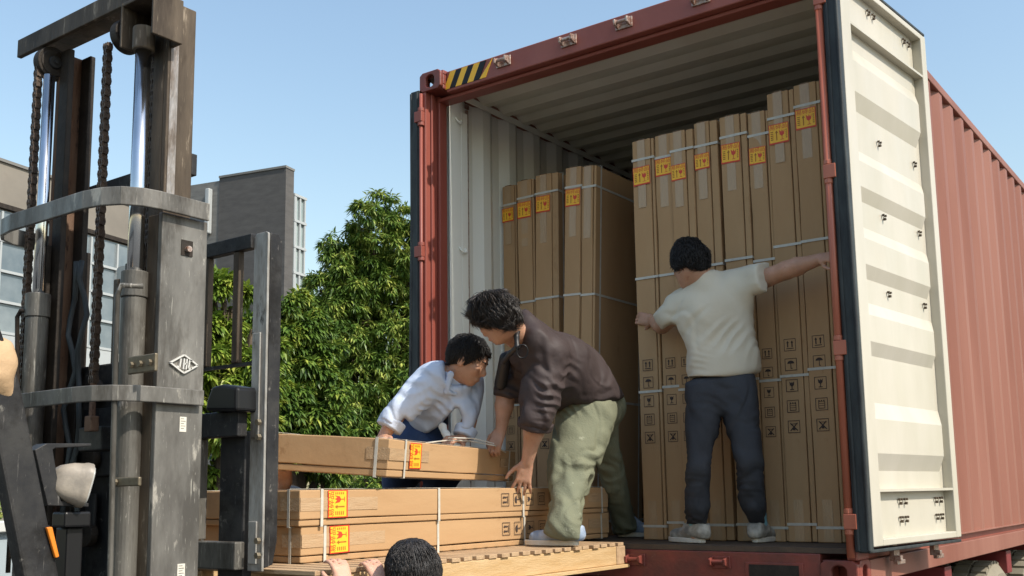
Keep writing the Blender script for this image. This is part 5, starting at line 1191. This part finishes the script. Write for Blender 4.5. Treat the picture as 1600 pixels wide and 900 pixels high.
# ------------------------------------------------------------------ trees
def leaf_cluster(B, c, out, n, ll, lw, r_, droop=.55):
    for i in range(n):
        d_ = (out*.5+V((r_.gauss(0, 1), r_.gauss(0, 1), r_.gauss(0, .6)))).normalized(); d_ = (d_+V((0, 0, -droop))).normalized()
        l_ = ll*r_.uniform(.7, 1.2); w_ = lw*r_.uniform(.8, 1.2); s_ = d_.cross(V((r_.gauss(0,.3), r_.gauss(0,.3), 1))).normalized(); up = s_.cross(d_)
        p0 = c+d_*.02; m_ = p0+d_*l_*.45; t_ = p0+d_*l_+V((0,0,-l_*.18))
        B.add([p0, m_+s_*w_*.5+up*w_*.16, t_, m_-s_*w_*.5+up*w_*.16, m_], [(0, 1, 4), (1, 2, 4), (4, 2, 3), (0, 4, 3)])
def tree(base, blobs, nc, ll, lw, m_, label, seed, per=9, group=None, trunk_r=.14):
    r_ = random.Random(seed); root = empty('tree', base, label, 'tree', group); base = V(base); B = MB(); T = MB()
    tot = sum(b_[1]**2 for b_ in blobs)
    for c, rad, sq in blobs:
        c = V(c); n_ = int(nc*rad*rad/tot)
        T.tube([base+V((0,0,.0)), base+(c-base)*.5+V((r_.uniform(-.2,.2), r_.uniform(-.2,.2), .2)), c], trunk_r, 8, rs=[trunk_r, trunk_r*.6, trunk_r*.15])
        for k in range(5):
            e = c+V((r_.gauss(0,1), r_.gauss(0,1), r_.gauss(0,1))).normalized()*rad*.8; T.tube([c*.7+base*.3, (c+e)/2, e], .03, 5, rs=[trunk_r*.3, .02, .008])
        sub = max(6, int(n_/16))
        for q_ in range(sub):
            o_ = V((r_.gauss(0,1), r_.gauss(0,1), r_.gauss(0,1))).normalized(); c2 = c+V((o_.x, o_.y, o_.z*sq))*rad*(1.04-.5*r_.random()**2.2); r2 = rad*r_.uniform(.13, .26)
            for i in range(int(16*(r2/(rad*.19))**2)):
                o2 = (V((r_.gauss(0,1), r_.gauss(0,1), r_.gauss(0,1))).normalized()+o_*.35+V((0, 0, .35))).normalized()
                leaf_cluster(B, c2+o2*r2*(1-.3*r_.random()**2), o2, per, ll, lw, r_)
    T.obj('trunk', M['bark'], root, smooth=True); q = B.obj('crown', m_, root); q['kind'] = 'stuff'
    return root
def bl(px, py, D, rpx, sq=1.): return (at(px, py, D=D), rpx*D/FPX, sq)
tree((at(585, 800, D=21).x, at(585, 800, D=21).y, GZ), [bl(600, 375, 21, 60), bl(545, 405, 21, 48), bl(650, 390, 21.5, 60), bl(560, 450, 21, 66), bl(530, 470, 20.6, 55), bl(640, 440, 21.5, 75), bl(540, 520, 20.5, 62), bl(620, 530, 21, 85), bl(690, 480, 22, 80), bl(560, 610, 20.5, 75), bl(650, 630, 21, 85), bl(585, 690, 20.5, 70), bl(500, 650, 21, 45)],
     8600, .165, .042, M['leaf_dark'], 'tall dense mango tree beside the open container door', 41)
tree((at(470, 800, D=16).x, at(470, 800, D=16).y, GZ), [bl(455, 505, 16, 42), bl(480, 560, 16.3, 55), bl(425, 560, 15.8, 60), bl(480, 640, 16, 62), bl(520, 700, 16.2, 50), bl(430, 660, 15.6, 60)],
     4200, .15, .054, M['leaf_mid'], 'broad leaved tree with yellow-green top between the backrest and the mango tree', 42)
tree((at(350, 800, D=12.5).x, at(350, 800, D=12.5).y, GZ), [bl(352, 470, 12.6, 40), bl(330, 540, 12.5, 55), bl(385, 540, 12.5, 48), bl(350, 620, 12.4, 70), bl(400, 690, 12.5, 55), bl(300, 690, 12.4, 60), bl(210, 690, 12.6, 60)],
     2400, .15, .060, M['leaf_bright'], 'bright yellow-green tree seen through the load backrest bars', 43)
tree((at(490, 800, D=38).x, at(490, 800, D=38).y, GZ), [bl(488, 500, 38, 26), bl(490, 470, 38, 12)], 300, .30, .03, M['leaf_mid'], 'distant feathery treetop beside the glass corner of the building', 44, trunk_r=.1)
# clipped hedge below
r_ = random.Random(5); B = MB()
ha, hb_ = at(180, 760, D=15), at(700, 760, D=19)
for i in range(2600):
    t = r_.random(); c = ha.lerp(hb_, t)+V((r_.uniform(-.5, .5), r_.uniform(-.5, .5), 0)); c.z = r_.uniform(GZ, at(400, 742, D=17).z+.25*math.sin(t*23)+.12*math.sin(t*61))
    leaf_cluster(B, c, V((1, -.5, .3)), 7, .11, .05, r_, .2)
hr = empty('hedge', (ha.x, ha.y, GZ), 'low green hedge under the trees behind the boxes', 'hedge'); q = B.obj('foliage', M['leaf_mid'], hr); q['kind'] = 'stuff'
B = MB()
for k in range(14): p = ha.lerp(hb_, (k+.5)/14); B.tube([V((p.x, p.y, GZ)), V((p.x+.1, p.y, GZ+.8))], .03, 6)
B.obj('stems', M['bark'], hr)

# ------------------------------------------------------------------ buildings
K = at(447, 262, D=45); g1 = V((-.974, -.228, 0)); g2 = V((-.228, .974, 0)); UP = V((0, 0, 1))
def on_plane(px, py, o, nrm):
    d_ = V((CF+CR*(px-CX)/FPX-CU*(py-CY)/FPX).tolist()); c = V(CAM.tolist()); return c+d_*((o-c).dot(nrm)/d_.dot(nrm))
bd = empty('office_building', (K.x, K.y, GZ), 'dark tiled office block with glazed corner bay behind the trees', 'building')
n1 = V((g1.y, -g1.x, 0)); n1 = -n1 if n1.dot(K-V(CAM.tolist())) > 0 else n1       # outward normal of the tiled face
n2 = V((g2.y, -g2.x, 0)); n2 = -n2 if n2.x < 0 else n2
pB = on_plane(343, 275, K, n1); sB = (pB-K).dot(g1); pC = on_plane(150, 300, K, n1); sC = (pC-K).dot(g1)
def blk(B, o, u, s0, s1, z0, z1, n_, d0, d1):
    B.obox(o+u*((s0+s1)/2)+n_*((d0+d1)/2)+UP*((z0+z1)/2-o.z), u, n_, UP, abs(s1-s0)/2, abs(d1-d0)/2, abs(z1-z0)/2)
zK = K.z
B = MB(); blk(B, K, g1, 0, sB, GZ, zK, n1, -.6, 0); B.obj('tiled_wing', M['brickdark'], bd)
B = MB(); blk(B, K, g1, sB+.02, sC, GZ, zK-.1, n1, -2, -.03); B.obj('grey_wing', M['brickmid'], bd)
B = MB(); blk(B, K, g1, -.03, sB+.0, zK+.002, zK+.10, n1, -.62, .05); B.obj('coping', M['brickmid'], bd)
pp = on_plane(329, 300, K, n1); sp = (pp-K).dot(g1); B = MB(); blk(B, K, g1, sp-.12, sp+.12, on_plane(329, 366, K, n1).z, on_plane(329, 296, K, n1).z, n1, -.02, .25); B.obj('vent_pipe', M['whiteframe'], bd, bevel=.05)
# glazed bay running back from the corner
pG = on_plane(477, 312, K, n2); LG = (pG-K).dot(g2); zG = on_plane(449, 298, K, n2).z
B = MB(); blk(B, K, g2, .601, LG, GZ, zG, n2, -3, -.06); gb = B.obj('glazed_bay', M['glassbox'], bd)
for k in range(9):
    z = zG-k*(zG-on_plane(447, 338, K, n2).z)*1.0
    if z > GZ+1:
        B = MB(); blk(B, K, g2, .61, LG+.06, z-.09, z+.02, n2, -.05, .06); B.obj('transom', M['whiteframe'], gb)
for s_ in (.66, LG*.5, LG*.72, LG-.05):
    B = MB(); blk(B, K, g2, s_-.04, s_+.05, GZ, zG-.02, n2, -.045, .04); B.obj('mullion', M['whiteframe'], gb)
# rendered wing on the left with ribbon windows
bw = empty('rendered_building', (K.x-8, K.y-20, GZ), 'beige rendered building with white framed ribbon windows behind the mast', 'building')
Q = at(-60, 232, D=26); 
pE = on_plane(236, 350, Q, n2); LE = (pE-Q).dot(g2)
top = on_plane(0, 252, Q, n2).z
B = MB(); blk(B, Q, g2, -3, LE, GZ, top, n2, -9, 0); wall = B.obj('facade', M['concrete'], bw)
B = MB(); blk(B, Q, g2, -3, LE, top+.002, top+.08, n2, -9, .06); B.obj('coping', M['brickmid'], bw)
zw1 = on_plane(0, 328, Q, n2).z; zw0 = on_plane(0, 520, Q, n2).z; zl0 = on_plane(0, 860, Q, n2).z
npan = 9; rows = 4
for i in range(npan):
    s0 = -2.8+(LE+2.4)*i/npan; s1 = -2.8+(LE+2.4)*(i+1)/npan
    for j_ in range(rows):
        za = zw0+(zw1-zw0)*j_/rows; zb_ = zw0+(zw1-zw0)*(j_+1)/rows
        B = MB(); blk(B, Q, g2, s0, s1-.001, za, zb_-.001, n2, .0, .03); f_ = B.obj('window', M['glass'], bw)
        B = MB(); blk(B, Q, g2, s0-.03, s1+.03, za-.035, za+.035, n2, .032, .10); blk(B, Q, g2, s0-.03, s0+.03, za+.036, zb_-.036, n2, .032, .09); B.obj('frame', M['whiteframe'], f_)
    B = MB(); blk(B, Q, g2, s0, s1, zw0-1.1, zw0-.04, n2, .0, .08); B.obj('spandrel_panel', M['whiteframe'], bw)
    B = MB(); blk(B, Q, g2, s0, s1, zw1+.04, zw1+.16, n2, .0, .12); B.obj('window_head', M['dark'], bw)
# wall, planter and pale panel at the lower left
pw = empty('garden_wall', (at(20, 800, D=9).x, at(20, 800, D=9).y, GZ), 'low pale wall with white coping and shrubs behind the guard leg', 'wall')
c0, c1 = at(-120, 800, D=7.6), at(130, 800, D=9.6); u = (c1-c0); u.z = 0; Lw_ = u.length; u.normalize(); nn = V((u.y, -u.x, 0))
if nn.dot(V(CAM.tolist())-c0) < 0: nn = -nn
o_ = V((c0.x, c0.y, GZ)); zt = at(30, 815, D=8.2).z
B = MB(); blk(B, o_, u, 0, Lw_, GZ, zt-.09, nn, -.2, 0); B.obj('wall', mat('pale_blue_wall', (.42, .48, .50), .7, var=(.36, .42, .44), vscale=2), pw)
B = MB(); blk(B, o_, u, 0, Lw_, zt-.088, zt, nn, -.25, .06); B.obj('coping', M['whitewall'], pw, bevel=.01)
r_ = random.Random(8); B = MB()
for i in range(160): c = o_+u*r_.uniform(0, Lw_)-nn*r_.uniform(.05, .3); c.z = zt+r_.uniform(0, .10); leaf_cluster(B, c, V((0,0,1)), 7, .07, .02, r_, 0)
sh = B.obj('shrubs', M['leaf_bright'], None); tag(sh, 'small shrubs growing along the low pale wall', 'plants', kind='stuff')
print('objects', len(bpy.data.objects), 'verts', sum(len(o.data.vertices) for o in bpy.data.objects if o.type == 'MESH'))
